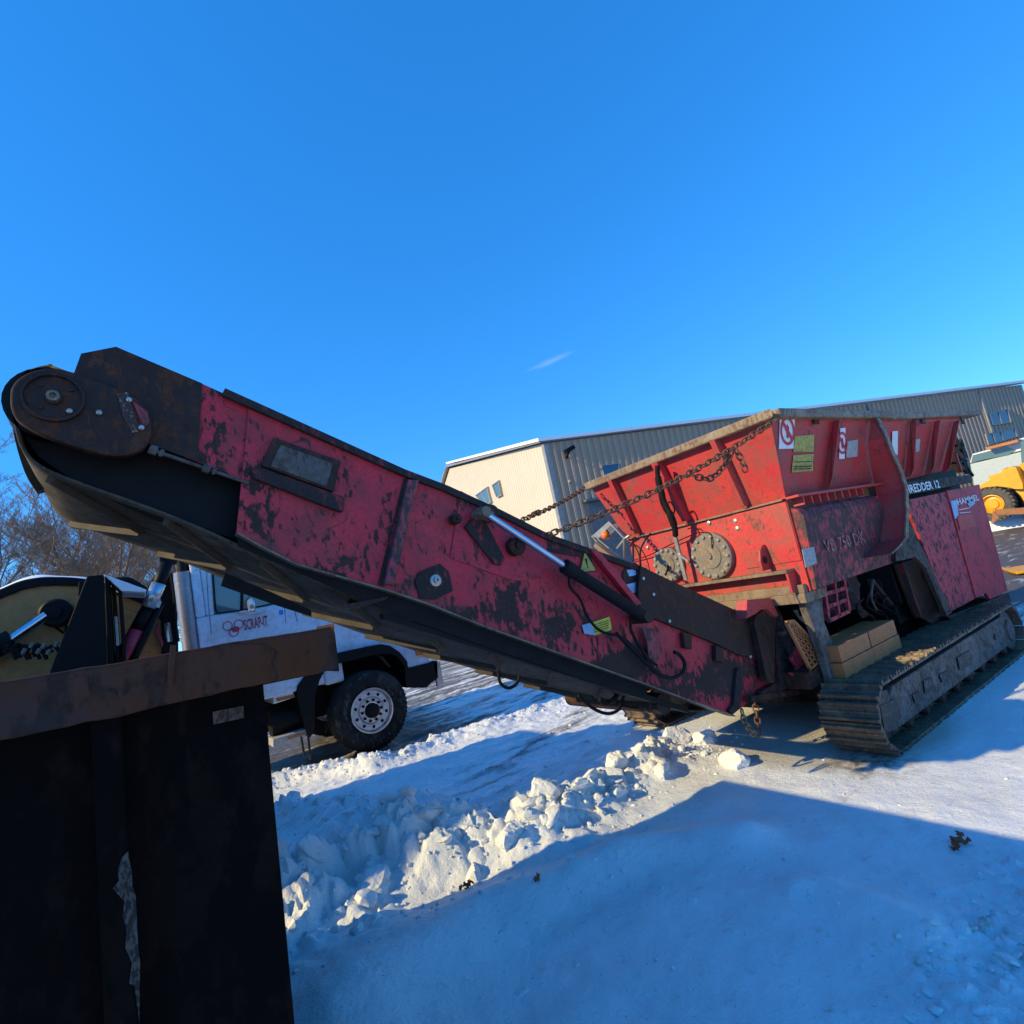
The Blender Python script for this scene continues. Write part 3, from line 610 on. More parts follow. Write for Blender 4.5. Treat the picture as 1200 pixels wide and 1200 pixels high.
# lower housing
mb = MB(); mb.box((XE, YS, 1.21), (XE+.02, YF, 1.925)); hs_end = mb.build('housing_end', M['red2'], sh)
xs1 = 5.62
mb = MB(); 
prof = [(YS, 1.86), (YS-.06, 1.83), (YS-.09, 1.775), (YS-.065, 1.50), (YS-.035, 1.22), (YS, 1.21), (YS+.1, 1.21), (YS+.1, 1.86)]
mb.prism([(XE+.021, y, z) for y, z in prof], (xs1-XE-.02, 0, 0)); mb.build('housing_side', M['redscrape'], sh)
mb = MB(); mb.box((XE-.03, YS-.12, 1.925), (xs1+.1, YS+.02, 1.945)); mb.build('side_shelf', M['red2'], sh, bevel=.003)
mb = MB()
for i in range(9):
    x = XE+.06+i*.125; mb = MB(); mb.box((x, YS-.10, 1.862), (x+.018, YS-.01, 1.924)); mb.build('shelf_tooth', M['red2'], sh)
mb = MB()
for i in range(8):
    x = XE+.13+i*.125; mb.lathe((x, YS-.012, 1.9), (0, -1, 0), [(.012, 0), (.012, .012), (.001, .013)], 8)
mb.build('bolt', M['bolt'], sh)
mb = MB(); mb.box((XE-.03, YS-.02, 1.925), (XE-.001, YF, 1.94)); mb.build('end_ledge', M['brown'], sh, bevel=.003)
# lower ledge beams on the end wall
def endbar(z0, z1, depth, y0, y1, name, mat): 
    mb = MB(); mb.box((XE-depth, y0, z0), (XE-.001, y1, z1)); return mb.build(name, mat, sh, bevel=.004)
a1 = on(*Z4((600,1085))[0], 0, XE-.10); a2 = on(*Z4((1185,1010))[0], 0, XE-.10)
endbar(1.375, 1.40, .12, 2.42, 4.0, 'ledge_beam', M['brown'])
mb = MB(); mb.box((XE-.11, 2.42, 1.22), (XE-.002, 2.44, 1.374)); mb.build('ledge_end_plate', M['red2'], sh, bevel=.003)
endbar(1.205, 1.27, .05, 2.36, 3.95, 'lower_beam', M['brown'])
mb = MB(); c = on(*Z4((1055,965))[0], 0, XE-.06)
lug = [(XE-.005, c.y+.0, c.z+.18), (XE-.10, c.y+.0, c.z+.10), (XE-.10, c.y, c.z-.10), (XE-.005, c.y, c.z-.10)]
seg = 10; out = [(XE-.005, 1.42), (XE-.13, 1.42), (XE-.13, 1.50), (XE-.10, 1.58), (XE-.05, 1.62), (XE-.005, 1.62)]
mb.prism([(x, c.y, z) for x, z in out], (0, .02, 0)); mb.build('lifting_lug', M['red2'], sh, bevel=.003)
mb = MB(); mb.lathe((XE-.07, c.y-.002, 1.50), (0, -1, 0), [(.03, 0), (.03, .002), (.0, .003)], 14); mb.build('lug_hole', M['ink'], sh)
# shaft end discs
for (cz_, r) in (((545,985), .165), ((770,940), .205)):
    c = on(*Z4(cz_)[0], 0, XE-.04); mb = MB(); mb.lathe((XE, c.y, c.z), (-1, 0, 0), [(r, 0), (r, .045), (r-.01, .052), (r*.55, .052), (r*.53, .060), (r*.15, .060), (r*.12, .075), (.001, .075)], 40)
    dsc = mb.build('shaft_disc', M['disc'], sh, smooth=True, autos=30)
    for k in range(14):
        mb = MB(); an = 2*pi*k/14+.1; mb.lathe((XE-.052, c.y+cos(an)*r*.85, c.z+sin(an)*r*.85), (-1, 0, 0), [(.017, 0), (.017, .014), (.010, .02), (.001, .02)], 8); mb.build('bolt', M['bolt'], dsc)
mb = MB()
for zc in ((895,758), (905,797), (432,862), (437,897), (650,965), (757,768)):
    c = on(*Z4(zc)[0], 0, XE-.01); mb.lathe((XE-.001, c.y, c.z), (-1, 0, 0), [(.018, 0), (.018, .012), (.001, .016)], 10)
mb.build('wall_bolts', M['bolt'], sh)
# seam plate on end wall
c = on(*Z4((880,712))[0], 0, XE); mb = MB(); mb.box((XE-.008, 2.345, 1.45), (XE-.0005, c.y, 1.915)); mb.build('end_patch_plate', M['red2'], sh, bevel=.002)
# hanging hydraulic lever on the end wall
def E(z, dx): return on(*Z4(z)[0], 0, XE-dx)
mb = MB(); mb.tube(smoothpath([E((490,470),.30), E((495,540),.28), E((520,640),.25), E((555,720),.22), E((580,790),.18), E((585,840),.15)], 5), [.022]*5+[.030]*5+[.024]*5+[.032]*5+[.026]*5+[.012], 10); mb.build('hanging_hose_bundle', M['rubber'], sh, smooth=True)
mb = MB(); mb.tube(smoothpath([E((510,560),.25), E((500,620),.26), E((520,690),.25), E((560,740),.22), E((580,700),.22), E((560,660),.24), E((530,670),.25)], 6), .008, 8); mb.build('hose_loop', M['rubber'], sh, smooth=True)
mb = MB(); mb.bar(E((583,840),.12), E((640,1065),.10), .035, .02, (1, 0, 0)); mb.bar(E((600,930),.12), E((655,965),.12), .02, .03, (1,0,0)); mb.build('lever_arm', M['steel'], sh)
mb = MB(); mb.tube(smoothpath([E((480,455),.2), E((505,475),.2), E((498,515),.22), E((520,520),.2)], 5), .014, 8); mb.build('shackle', M['steel'], sh, smooth=True)
mb = MB(); mb.tube(smoothpath([E((360,965),.03), E((450,935),.05), E((560,880),.05), E((660,835),.05), E((700,820),.04), E((765,825),.06), E((775,900),.07)], 6), .005, 6); mb.tube(smoothpath([E((650,800),.03), E((690,790),.05), E((712,830),.05)], 5), .005, 6)
mb.tube(smoothpath([E((530,1040),.06), E((550,990),.08), E((540,1020),.08)], 4), .006, 6); mb.tube(smoothpath([E((345,870),.03), E((380,900),.06), E((405,980),.08), E((395,1050),.1)], 5), .007, 6); mb.build('thin_cable', M['rubber'], sh)
# work lamp bracket left of end wall
def EL(z, x=4.15): return on(*Z4(z)[0], 0, x)
mb = MB()
fr = [EL((165,840)), EL((240,762)), EL((255,800)), EL((215,880))]
mb.prism([EL((150,835)), EL((238,758)), EL((252,775)), EL((180,850))], (.16, 0, 0))
for a, b in (((150,835),(210,905)), ((240,762),(320,850)), ((180,850),(290,940)), ((320,850),(280,900)), ((210,905),(260,950))): mb.bar(EL(a), EL(b), .014, .02, (1, 0, 0))
mb.build('lamp_guard', M['steel'], sh)
mb = MB(); c = EL((215,832)); mb.lathe(c, (-1, .2, .1), [(.001, .03), (.03, .025), (.045, .0), (.045, -.04), (.001, -.05)], 18); mb.build('warning_lamp', M['orange'], sh, smooth=True)
mb = MB(); mb.tube([EL((350,830)), EL((318,850)), EL((320,960))], .014, 8); mb.build('bent_handle', M['steel'], sh, smooth=True)
mb = MB(); mb.bar(EL((170,880), 4.0), EL((270,960), 4.0), .05, .05); mb.build('lamp_bracket', M['brown'], sh)
# under-structure: dark chassis
mb = MB(); mb.box((4.55, 2.62, .30), (7.5, 4.1, .62)); mb.box((4.30, 2.9, .62), (4.5, 3.9, 1.20)); mb.box((5.9, 2.50, .62), (7.9, 4.1, .80)); mb.box((5.95, 2.46, .8), (8.35, 4.0, 2.0)); mb.box((4.7, 2.7, .95), (5.75, 4.0, 1.21)); mb.box((4.5, 3.95, .62), (6.0, 4.0, 1.21))
mb.build('chassis', M['black'], sh, bevel=.01)
mb = MB(); mb.box((4.18, YS+.02, 1.13), (4.5, YF, 1.205)); mb.build('cross_beam', M['brown'], sh, bevel=.006)
def SD(z, y, Zf=Z5): return on(*Zf(z)[0], 1, y)
# front leg of the frame below the housing corner
mb = MB(); pts = [SD(z, 2.42, Z7) for z in ((100,200),(180,130),(200,300),(300,540),(235,590),(180,420))]; mb.prism(pts, (0, .06, 0)); mb.build('front_leg', M['trackbeam'], sh, bevel=.006)
mb = MB(); mb.tube(smoothpath([SD(z, 2.5, Z7) for z in ((110,215),(135,300),(190,420),(185,405))], 4), .01, 6); mb.build('leg_cable', M['steel'], sh)
# red cooler grid
gpn = [SD(z, 2.47, Z7) for z in ((190,90),(290,70),(318,240),(215,290))]
mb = MB()
for i in range(4): mb.bar(gpn[i], gpn[(i+1) % 4], .03, .03)
for t in (.33, .66): mb.bar(gpn[0].lerp(gpn[3], t), gpn[1].lerp(gpn[2], t), .025, .03); 
mb.bar(gpn[0].lerp(gpn[1], .5), gpn[3].lerp(gpn[2], .5), .03, .025); mb.build('cooler_grille', M['redchip'], sh)
mb = MB(); mb.prism([SD(z, 2.52, Z7) for z in ((310,60),(350,45),(375,110),(378,225),(320,240))], (0, .3, 0)); mb.prism([x+Vector((0,.035,0)) for x in gpn], (0, .02, 0)); mb.build('inner_bulkhead', M['redblack'], sh)
mb = MB(); mb.bar(SD((325,150), 2.5, Z7), SD((400,270), 2.45, Z7), .02, .05); mb.build('strut', M['dark'], sh)
mb = MB(); mb.prism([SD(z, 2.75, Z7) for z in ((540,0),(640,0),(700,140),(800,270),(640,330),(600,200))], (0, .03, 0)); mb.build('inner_panel', M['dark'], sh)
mb = MB(); mb.prism([SD(z, 2.40) for z in ((600,885),(690,858),(742,905),(845,1125),(770,1165),(690,1120))], (0, .03, 0)); mb.build('inner_panel', M['dark'], sh, bevel=.004)
mb = MB(); mb.bar(SD((620,880), 2.38), SD((705,1130), 2.38), .05, .03); mb.build('slanted_brace', M['redblack'], sh)
mb = MB(); mb.bar(SD((480,960), 2.55), SD((600,1110), 2.55), .05, .04); mb.build('slanted_brace', M['redblack'], sh)
# engine doors
eng = [SD(z, 2.30) for z in ((645,585),(832,545),(970,1048),(852,1110))]
pn = MB(); quadm(pn, eng, (0, 1, 0), .03); pn.build('engine_door', M['redchip'], sh, bevel=.004)
eng2 = [SD(z, 2.29) for z in ((838,540),(985,512),(1118,1012),(1042,1050),(1022,1020),(975,1040))]
pn = MB(); quadm(pn, eng2, (0, 1, 0), .03); ed2 = pn.build('engine_door', M['red'], sh, bevel=.004); ed2['label'] = 'right engine door with faded white lettering'
pn = MB(); pn.prism([SD(z, 2.29) for z in ((985,512),(1118,1012),(1125,1012),(990,510))], (0, 1.5, 0)); pn.build('engine_end_wall', M['red'], sh)
pn = MB(); a = SD((640,590), 2.27); pn.prism([SD(z, 2.26) for z in ((635,640),(655,660),(865,1110),(840,1130),(740,900),(690,850),(640,865),(600,870),(600,830))], (0, .04, 0)); pn.build('engine_frame_post', M['dark2'], sh, bevel=.004)
pn = MB(); pn.prism([SD(z, 2.33) for z in ((840,1130),(1130,1020),(1140,1060),(860,1150))], (0, 1.6, 0)); pn.build('deck_edge', M['dark'], sh, bevel=.006)
pn = MB(); bd = [SD(z, 2.26) for z in ((640,500),(950,465),(960,500),(645,562))]; pn.prism(bd, (0, .5, 0)); pn.build('header_beam', M['dark'], sh, bevel=.005)
pn = MB(); quadm(pn, [SD(z, 2.258) for z in ((640,515),(805,485),(808,533),(645,562))], (0, -1, 0), .004); pn.build('name_board', M['ink'], sh)
ex = (SD((800,530), 2.25)-SD((645,560), 2.25)).normalized(); text('SHREDDER 12', 'name_lettering', M['white'], sh, SD((634,559), 2.250), ex, (0, 0, 1), .085, 1.0*(SD((808,530), 2.25)-SD((634,559), 2.25)).length)
ex = Vector((1, 0, 0)); o_ = SD((890,608), 2.287); text('HAMMEL', 'maker_lettering', M['white'], sh, o_, (1, 0, .0), (0, 0, 1), .07, (SD((990,585), 2.287)-o_).length)
mb = MB(); quadm(mb, [SD(z, 2.286) for z in ((855,590),(885,583),(892,665),(875,672))], (0, -1, 0), .003); mb.build('door_sticker', M['signblue'], sh); mb = MB(); quadm(mb, [SD(z, 2.286) for z in ((935,600),(965,585),(970,600),(945,620))], (0, -1, 0), .003); mb.build('door_sticker', M['signblue'], sh)
mb = MB()
for z0, z1 in (((895,630),(945,620)), ((900,645),(950,640))): mb.bar(SD(z0, 2.286), SD(z1, 2.286), .003, .008)
mb.build('fine_print', M['white'], sh)
pn = MB(); pn.prism([SD(z, 2.285) for z in ((885,660),(955,645),(978,705),(900,725))], (0, -.002, 0)); pn.build('repainted_patch', flat('fresh_red', (.48, .01, .02), .4), sh)
# black machinery behind the hopper
mb = MB(); rn = random.Random(2)
for a, b in (((885,300),(945,460)), ((905,340),(920,450)), ((880,360),(960,470)), ((880,410),(930,400)), ((885,345),(915,335)), ((900,300),(930,460))): mb.bar(SD(a, 2.6), SD(b, 2.6), .03, .03)
for k in range(10): p = SD((rn.uniform(880,930), rn.uniform(310,450)), 2.7); mb.box(p, p+Vector((.12, .3, .1)))
mb.build('exhaust_frame', M['black'], sh)
mb = MB(); mb.bar(SD((878,365), 2.45), SD((905,455), 2.45), .03, .03); mb.build('hopper_strut', M['red2'], sh)
# side lettering and stickers
YF1 = YS-.079
o_ = SD((272,835), YF1); ex = (SD((462,790), YF1)-o_); text('VB 750 DK', 'model_lettering', M['beigeletter'], sh, o_, (1, 0, 0), (0, 0, 1), .105, abs(ex.x))
def side_y(z): return YS + (yr-YS)*(z-1.93)/.60 - .006
def sticker(pts, mat, name='sticker', Zf=Z5, y=None, lab=None):
    q = []
    for p in pts:
        yy = y if y is not None else 2.26
        for _ in range(3):
            w = SD(p, yy, Zf)
            if y is None: yy = side_y(w.z)
        q.append(SD(p, yy, Zf))
    mb = MB(); mb.prism(q, (0, -.003, 0)); return mb.build(name, mat, sh), q
def ring(cx, cy, rx, ry, Zf, yf, mat, name, bar=True):
    c = SD((cx, cy), yf, Zf)
    for _ in range(3): yf = side_y(c.z); c = SD((cx, cy), yf, Zf)
    e = SD((cx+rx, cy), yf, Zf); t = SD((cx, cy-ry), yf, Zf)
    R = (t-c).length; mb = MB(); dz = (yr-YS)/.6; n = 28; vs = []
    for k in range(n):
        a = 2*pi*k/n
        for q in (1, .80): vs.append(c+Vector((cos(a)*R*q*.95, -dz*0+(yr-YS)/.6*sin(a)*R*q-.010, sin(a)*R*q)))
    mb.add(vs, [(2*k, 2*((k+1) % n), 2*((k+1) % n)+1, 2*k+1) for k in range(n)])
    d = R*.62; w = R*.09
    mb.add([c+Vector((x, dz*z-.0102, z)) for x, z in ((-d-w, d-w), (-d+w, d+w), (d+w, -d+w), (d-w, -d-w))], [(0, 1, 2, 3)])
    mb.add([c+Vector((x*R, dz*z*R-.0101, z*R)) for x, z in ((-.12,-.5),(.12,-.5),(.18,.25),(0,.5),(-.18,.25))], [(0,1,2,3,4)]); return mb.build(name, mat, sh)
s1, q1 = sticker(((55,185),(125,182),(118,343),(50,345)), M['white'], 'warning_sign'); s1['label'] = 'white no entry sign with red ring'
ring(88, 262, 28, 55, Z5, side_y(2.3)-.002, M['signred'], 'sign_ring')
sticker(((125,285),(215,278),(212,358),(118,358)), M['yellow2']); sticker(((118,375),(212,368),(208,448),(110,455)), M['yellow2'])
sticker(((338,248),(362,245),(358,390),(332,392)), M['white'], 'warning_sign'); ring(345, 318, 14, 42, Z5, side_y(2.28)-.002, M['signred'], 'sign_ring')
sticker(((368,310),(420,300),(418,380),(366,386)), M['greysticker']); sticker(((582,262),(608,260),(606,375),(580,352)), M['white']); sticker(((690,300),(712,296),(708,355),(692,360)), M['greysticker'])
mb = MB()
for k in range(6):
    for (xa, xb, y0) in ((128, 208, 292+k*11), (122, 205, 384+k*11)):
        if k != 3: mb.bar(SD((xa, y0), side_y(2.2)-.006), SD((xb, y0-3), side_y(2.2)-.006), .002, .006)
mb.build('sticker_print', M['ink'], sh)
sticker(((158,815),(215,803),(228,880),(175,900)), M['greysticker'], y=YF1-.001)
mb = MB()
for zc in ((218,205), (722,208), (908,212), (690,215)):
    c = SD(zc, yr-.005); mb.box(c+Vector((-.045, -.012, -.045)), c+Vector((.045, .0, .045)))
mb.build('lifting_pad', M['dark'], sh, bevel=.004)
# perforated step and hook at the conveyor foot
st = [SD(z, 2.50, ZE) for z in ((335,270),(380,262),(585,478),(490,572))]
mb = MB()
for i in range(4): mb.bar(st[i], st[(i+1) % 4], .02, .025)
for t in [k/9 for k in range(1, 9)]: mb.bar(st[0].lerp(st[3], t), st[1].lerp(st[2], t), .012, .012)
for t in (.25, .5, .75): mb.bar(st[0].lerp(st[1], t), st[3].lerp(st[2], t), .012, .012)
mb.build('perforated_step', M['wood'], sh)
mb = MB(); mb.prism([SD(z, 2.49, ZE) for z in ((470,590),(605,480),(620,625),(500,700))], (0, .25, 0)); mb.build('step_box', M['dark'], sh, bevel=.004)
mb = MB(); mb.prism([SD(z, 2.60, ZE) for z in ((395,420),(430,440),(460,590),(400,620),(360,590),(395,590),(410,560),(370,500))], (0, .03, 0)); mb.build('tow_hook', M['redchip'], sh, bevel=.005)
mb = MB(); mb.prism([SD(z, 2.7, ZE) for z in ((265,150),(330,270),(480,700),(300,690),(270,480))], (0, .05, 0)); mb.build('coupling_plate', M['redblack'], sh)
mb = MB(); mb.prism([SD(z, 2.62, ZE) for z in ((85,125),(235,110),(288,228),(262,232),(225,190),(180,185),(140,215),(80,245))], (0, .10, 0)); mb.build('hinge_bracket', M['red2'], sh, bevel=.004)
mb = MB(); mb.bar(SD((90,760), 2.7, ZE), SD((480,700), 2.7, ZE), .04, .04); mb.bar(SD((90,760), 2.7, ZE), SD((560,760), 2.9, ZE), .05, .05); mb.bar(SD((320,690), 2.8, ZE), SD((480,650), 2.8, ZE), .04, .04); mb.build('axle_bar', M['dark'], sh)
mb = MB(); mb.prism([SD(z, 2.75, ZE) for z in ((390,190),(470,190),(510,300),(440,260))], (0, .02, 0)); mb.build('tie_plate', M['greysticker'], sh)

rn = random.Random(31)
for k in range(9):
    z0 = (rn.uniform(300, 520), rn.uniform(60, 180)); y_ = rn.uniform(2.46, 2.6); mb = MB()
    mb.tube(smoothpath([SD((z0[0], z0[1]), y_, Z7), SD((z0[0]+rn.uniform(-30, 40), z0[1]+50), y_-.02, Z7), SD((z0[0]+rn.uniform(-40, 60), z0[1]+95), y_, Z7), SD((z0[0]+rn.uniform(-30, 90), z0[1]+150), y_+.03, Z7)], 5), rn.uniform(.007, .014), 8); mb.build('hydraulic_hose', M['rubber'] if k % 3 else M['trackbeam'], sh, smooth=True)
for k in range(7):
    p = SD((rn.uniform(290, 470), rn.uniform(330, 620)), 2.66, ZE); w = rn.uniform(.03, .07); mb = MB(); mb.box(p, p+Vector((w, .08, rn.uniform(.03, .1)))); mb.build('bracket', M['trackbeam'] if k % 2 else M['redblack'], sh, bevel=.004)
# --- tracks
def track(y0, y1, first=None):
    R = .235; xa, xb = 4.16+R, 7.28; zc = .255; n = 50; L = 2*(xb-xa)+2*pi*R
    tb = MB()
    def at_(s):
        s %= L
        if s < xb-xa: return Vector((xa+s, 0, zc+R)), Vector((1, 0, 0)), Vector((0, 0, 1))
        s -= xb-xa
        if s < pi*R: a = pi/2-s/R; return Vector((xb+R*cos(a), 0, zc+R*sin(a))), Vector((sin(a), 0, -cos(a))), Vector((cos(a), 0, sin(a)))
        s -= pi*R
        if s < xb-xa: return Vector((xb-s, 0, zc-R)), Vector((-1, 0, 0)), Vector((0, 0, -1))
        s -= xb-xa; a = -pi/2-s/R; return Vector((xa+R*cos(a), 0, zc+R*sin(a))), Vector((sin(a), 0, -cos(a))), Vector((cos(a), 0, sin(a)))
    pitch = L/n; ry = random.Random(int(y0*10))
    for i in range(n):
        p, t, o = at_(i*pitch); h = pitch*.47; j = ry.uniform(-.003, .003); ya, yb = y0+j, y1+j
        prof = [(-h, -.012), (h, -.012), (h, .0), (h*.85, .004), (h*.78, .030), (h*.6, .030), (h*.4, .004), (h*.1, .004), (0, .012), (-h*.15, .012), (-h*.25, .004), (-h*.6, .004), (-h*.7, .030), (-h*.88, .030), (-h, .004)]
        tb.prism([(p+t*a+o*b)+Vector((0, ya, 0)) for a, b in prof], (0, yb-ya, 0))
        # link on the inside
        tb.prism([(p+t*a-o*b)+Vector((0, (y0+y1)/2-.05, 0)) for a, b in ((-h, .012), (h, .012), (h*.8, .06), (-h*.8, .06))], (0, .1, 0))
    trk = tb.build('track', M['tracksteel'], sh)
    b = MB(); ya, yb = y0+.06, y1-.06
    b.prism([(4.52, ya, .12), (7.20, ya, .12), (7.30, ya, .20), (7.30, ya, .36), (7.2, ya, .41), (4.60, ya, .41), (4.52, ya, .36)], (0, yb-ya, 0))
    b.prism([(4.25, ya-.005, .16), (4.50, ya-.005, .11), (4.50, ya-.005, .41), (4.40, ya-.005, .42), (4.26, ya-.005, .35)], (0, yb-ya, 0)); b.build('roller_frame', M['trackbeam'], trk, bevel=.012)
    s = MB(); s.lathe((xb, ya-.02, zc), (0, 1, 0), [(.001, 0), (.10, 0), (.11, .02), (.19, .03), (.19, .2)], 24); s.lathe((xa, ya+.02, zc), (0, 1, 0), [(.001, 0), (.08, 0), (.17, .03), (.17, .2)], 24); s.build('sprocket', M['trackbeam'], trk, smooth=True, autos=30)
    for k in range(8):
        r = MB(); x = 4.75+k*.33; r.lathe((x, ya+.01, .10), (0, 1, 0), [(.001, 0), (.035, 0), (.05, .02), (.05, yb-ya-.02)], 14); r.build('roller', M['dark'], trk, smooth=True, autos=30)
    # chipped paint patches that stand for torn stickers on the frame
    return trk
tk1 = track(2.06, 2.48); tk2 = track(4.20, 4.62)
M['torn'] = worn('torn_decal', (.26, .26, .28), (.20, .20, .22), rust=(.06, .048, .038), amount=.80, dirt=(.07, .055, .045), dirt_amt=.5, scale=9)
for pts in (((478,715),(560,680),(585,775),(500,840)), ((640,660),(690,640),(700,690),(655,705)), ((695,590),(740,572),(745,640),(705,655)), ((775,560),(830,535),(838,590),(790,600)), ((865,475),(925,440),(940,505),(880,540)), ((1052,358),(1072,350),(1076,380),(1058,388))):
    mb = MB(); mb.prism([SD(z, 2.1085, Z7) for z in pts], (0, -.001, 0)); mb.build('torn_sticker', M['torn'], tk1)

# --- timbers resting on the near track side
def timber(pts, y0, y1, lb):
    q = [SD(z, y0, Z7) for z in pts]; zlo = .505; mb = MB()
    x0 = min(p.x for p in q); x1 = max(p.x for p in q); z1 = zlo+.25
    mb.box((x0, y0, zlo), (x1, y1, zlo+.12)); mb.box((x0+.01, y0+.004, zlo+.125), (x1-.008, y1, z1)); o = mb.build('timber_block', M['wood'], org=((x0+x1)/2, (y0+y1)/2, zlo), bevel=.004); tag(o, lb, 'timber', 'timber blocks on the track'); return o
timber(((262,410),(300,540),(440,470),(415,340)), 2.33, 2.60, 'near weathered timber block on top of the near track')
timber(((440,320),(450,460),(575,390),(545,270)), 2.33, 2.60, 'farther timber block behind the near one on the near track')

# ------------------------------------------------------------------ conveyor
YC = 2.75; YK = 3.85
cv = MB()
top = [(262,462),(320,483),(365,505),(472,553),(520,571),(580,598),(640,628),(692,646),(755,668),(788,683),(882,727),(905,730)]
bot = [(905,800),(880,808),(867,832),(858,838),(780,811),(720,790),(565,733),(540,719),(452,691),(347,661),(277,624)]
mainpoly = tr(top+bot+[(292,567),(240,535)], 1, YC)
def shift(P, dy): return [Vector((p.x, p.y+dy, p.z)) for p in P]
# split plate into convex-ish strips to keep n-gon triangulation safe
def strip(mb, up, lo, y, th):
    """plate between two px polylines (same count)"""
    U = tr(up, 1, y); L = tr(lo, 1, y)
    n = len(U); V = U+L; V2 = shift(V, th)
    fs = []
    for i in range(n-1): fs += [(i, n+i, n+i+1, i+1), (2*n+i, 2*n+i+1, 3*n+i+1, 3*n+i)]
    for i in range(n-1): fs += [(i, i+1, 2*n+i+1, 2*n+i), (n+i+1, n+i, 3*n+i, 3*n+i+1)]
    fs += [(n, 0, 2*n, 3*n), (n-1, 2*n-1, 4*n-1, 3*n-1)]
    mb.add(V+V2, fs)
up = [(292,473),(320,483),(365,505),(472,553),(520,571),(580,598),(640,628),(692,646),(755,668),(788,683),(867,720),(905,730)]
lo = [(277,624),(305,640),(347,661),(452,691),(500,707),(565,733),(640,760),(690,778),(755,801),(800,818),(858,838),(905,800)]
conv = MB(); strip(conv, up, lo, YC, .012)
def spot(z, Zf, rx, rz, am): p = on(*Zf(z)[0], 1, YC)-MO; return (tuple(p), rx, rz, am)
SP = [spot((300,600), Z2, .16, .13, .07), spot((660,800), Z2, .12, .14, .09), spot((520,880), Z2, .25, .08, .08), spot((250,700), Z2, .10, .16, .14), spot((350,440), Z2, .22, .07, .10),
      spot((470,590), Z3, .19, .20, .22), spot((690,690), Z3, .34, .18, .19), spot((870,820), Z3, .22, .14, .12), spot((760,300), Z3, .20, .07, .10), spot((300,640), Z3, .25, .07, .08),
      spot((500,330), Z3, .10, .10, .10), spot((420,840), Z6, .75, .20, .19), spot((700,760), Z6, .40, .26, .17), spot((100,740), Z6, .4, .18, .20), spot((900,930), Z3, .5, .14, .22), spot((150,660), Z3, .4, .07, .14), spot((560,950), Z2, .5, .07, .14), spot((250,480), Z2, .12, .10, .12), spot((660,500), Z2, .12, .12, .08), spot((60,600), Z6, .22, .2, .08), spot((870,700), Z2, .05, .30, .08), spot((60,340), Z2, .16, .20, .11), spot((960,980), Z2, .12, .08, .12)]
M['convred'] = worn('conveyor_red_paint', (.56, .018, .040), (.64, .032, .048), rust=(.030, .015, .012), amount=.31, dirt=(.075, .034, .030), dirt_amt=.46, scale=3.6, spots=SP)
cpart = conv.build('conveyor', M['convred'], sh)
mb = MB(); strip(mb, [(220,442),(262,461),(300,477)], [(216,536),(262,553),(300,569)], YC+.0125, .010); mb.build('head_infill_plate', M['convred'], cpart)
mb = MB(); mb.prism(tr([(30,480),(60,460),(150,480),(292,540),(292,575),(281,632),(180,608),(100,572),(45,535),(25,505)], 1, YC+.12), (0, .02, 0)); mb.build('opening_shade_sheet', M['black'], cpart)  # black sheet put in for the shade inside the head opening
fs_ = MB(); strip(fs_, up, lo, YC, .012); ymul = None
far = MB(); far.add([(x, y+(YK-YC), z) for x, y, z in [tuple(p) for p in fs_.v]], fs_.f); far.build('far_side_plate', M['dark'], cpart)
# top and bottom flanges
fl = MB(); U = tr([(262,459)]+up[2:9], 1, YC); 
for i in range(len(U)-1):
    a, b = U[i], U[i+1]; d = (b-a).normalized(); n = Vector((-d.z, 0, d.x)) if d.x < 0 else Vector((-d.z, 0, d.x))
    fl.prism([a-n*.03+Vector((0,-.03,0)), b-n*.03+Vector((0,-.03,0)), b+n*.008+Vector((0,-.03,0)), a+n*.008+Vector((0,-.03,0))], (0, .028, 0))
fl.build('top_flange', M['redblack'], cpart, bevel=.003)
fl = MB(); U = tr(lo[:-1], 1, YC)
for i in range(len(U)-1):
    a, b = U[i], U[i+1]; fl.prism([a+Vector((0,-.025,0)), b+Vector((0,-.025,0)), b+Vector((0,.04,0)), a+Vector((0,.04,0))], (0, 0, -.010))
fl.build('bottom_flange', M['brown'], cpart)
# head plates (dark) on both sides
hp = [(87,434),(95,414),(136,406),(240,450),(238,545),(180,522),(165,505),(120,450)]
for y in (YC+.002, YK-.014):
    mb = MB(); q = tr([(87,436),(95,414),(136,406),(237,449),(232,541),(176,520),(120,500),(60,470)], 1, YC); mb.prism([Vector((p.x, y, p.z)) for p in q], (0, .012, 0)); mb.build('head_plate', M['dark'], cpart)
# pear shaped drive cover
mo = [(12,475),(13,455),(24,441),(42,433),(62,431),(90,437),(120,449),(150,461),(168,474),(177,492),(177,510),(168,525),(150,533),(130,534),(100,527),(62,514),(32,500),(17,488)]
mo = [(12,475),(13,455),(24,441),(42,433),(62,431),(90,437),(120,449),(150,461),(168,474),(177,492),(177,510),(168,525),(150,533),(130,534),(100,527),(62,514),(32,500),(17,488)]
mb = MB(); mop = tr(mo, 1, YC-.05); mop = smoothpath(mop+mop[:1], 4)[:-1]; mb.prism(mop, (0, .05, 0)); dc = mb.build('drive_cover', M['dark'], cpart, bevel=.008)
dcc = on(63, 467, 1, YC-.05); re = (on(103, 475, 1, YC-.05)-dcc).length*.92
mb = MB(); mb.lathe(dcc+Vector((0, .0, 0)), (0, -1, 0), [(re, .001), (re, .02), (re*.9, .022), (re*.88, .006), (re*.3, .006), (re*.28, .012), (.001, .012)], 40); mb.build('drum_cap', M['dark'], dc, smooth=True, autos=30) if False else mb.build('drum_cap', M['dark'], cpart, smooth=True, autos=30)
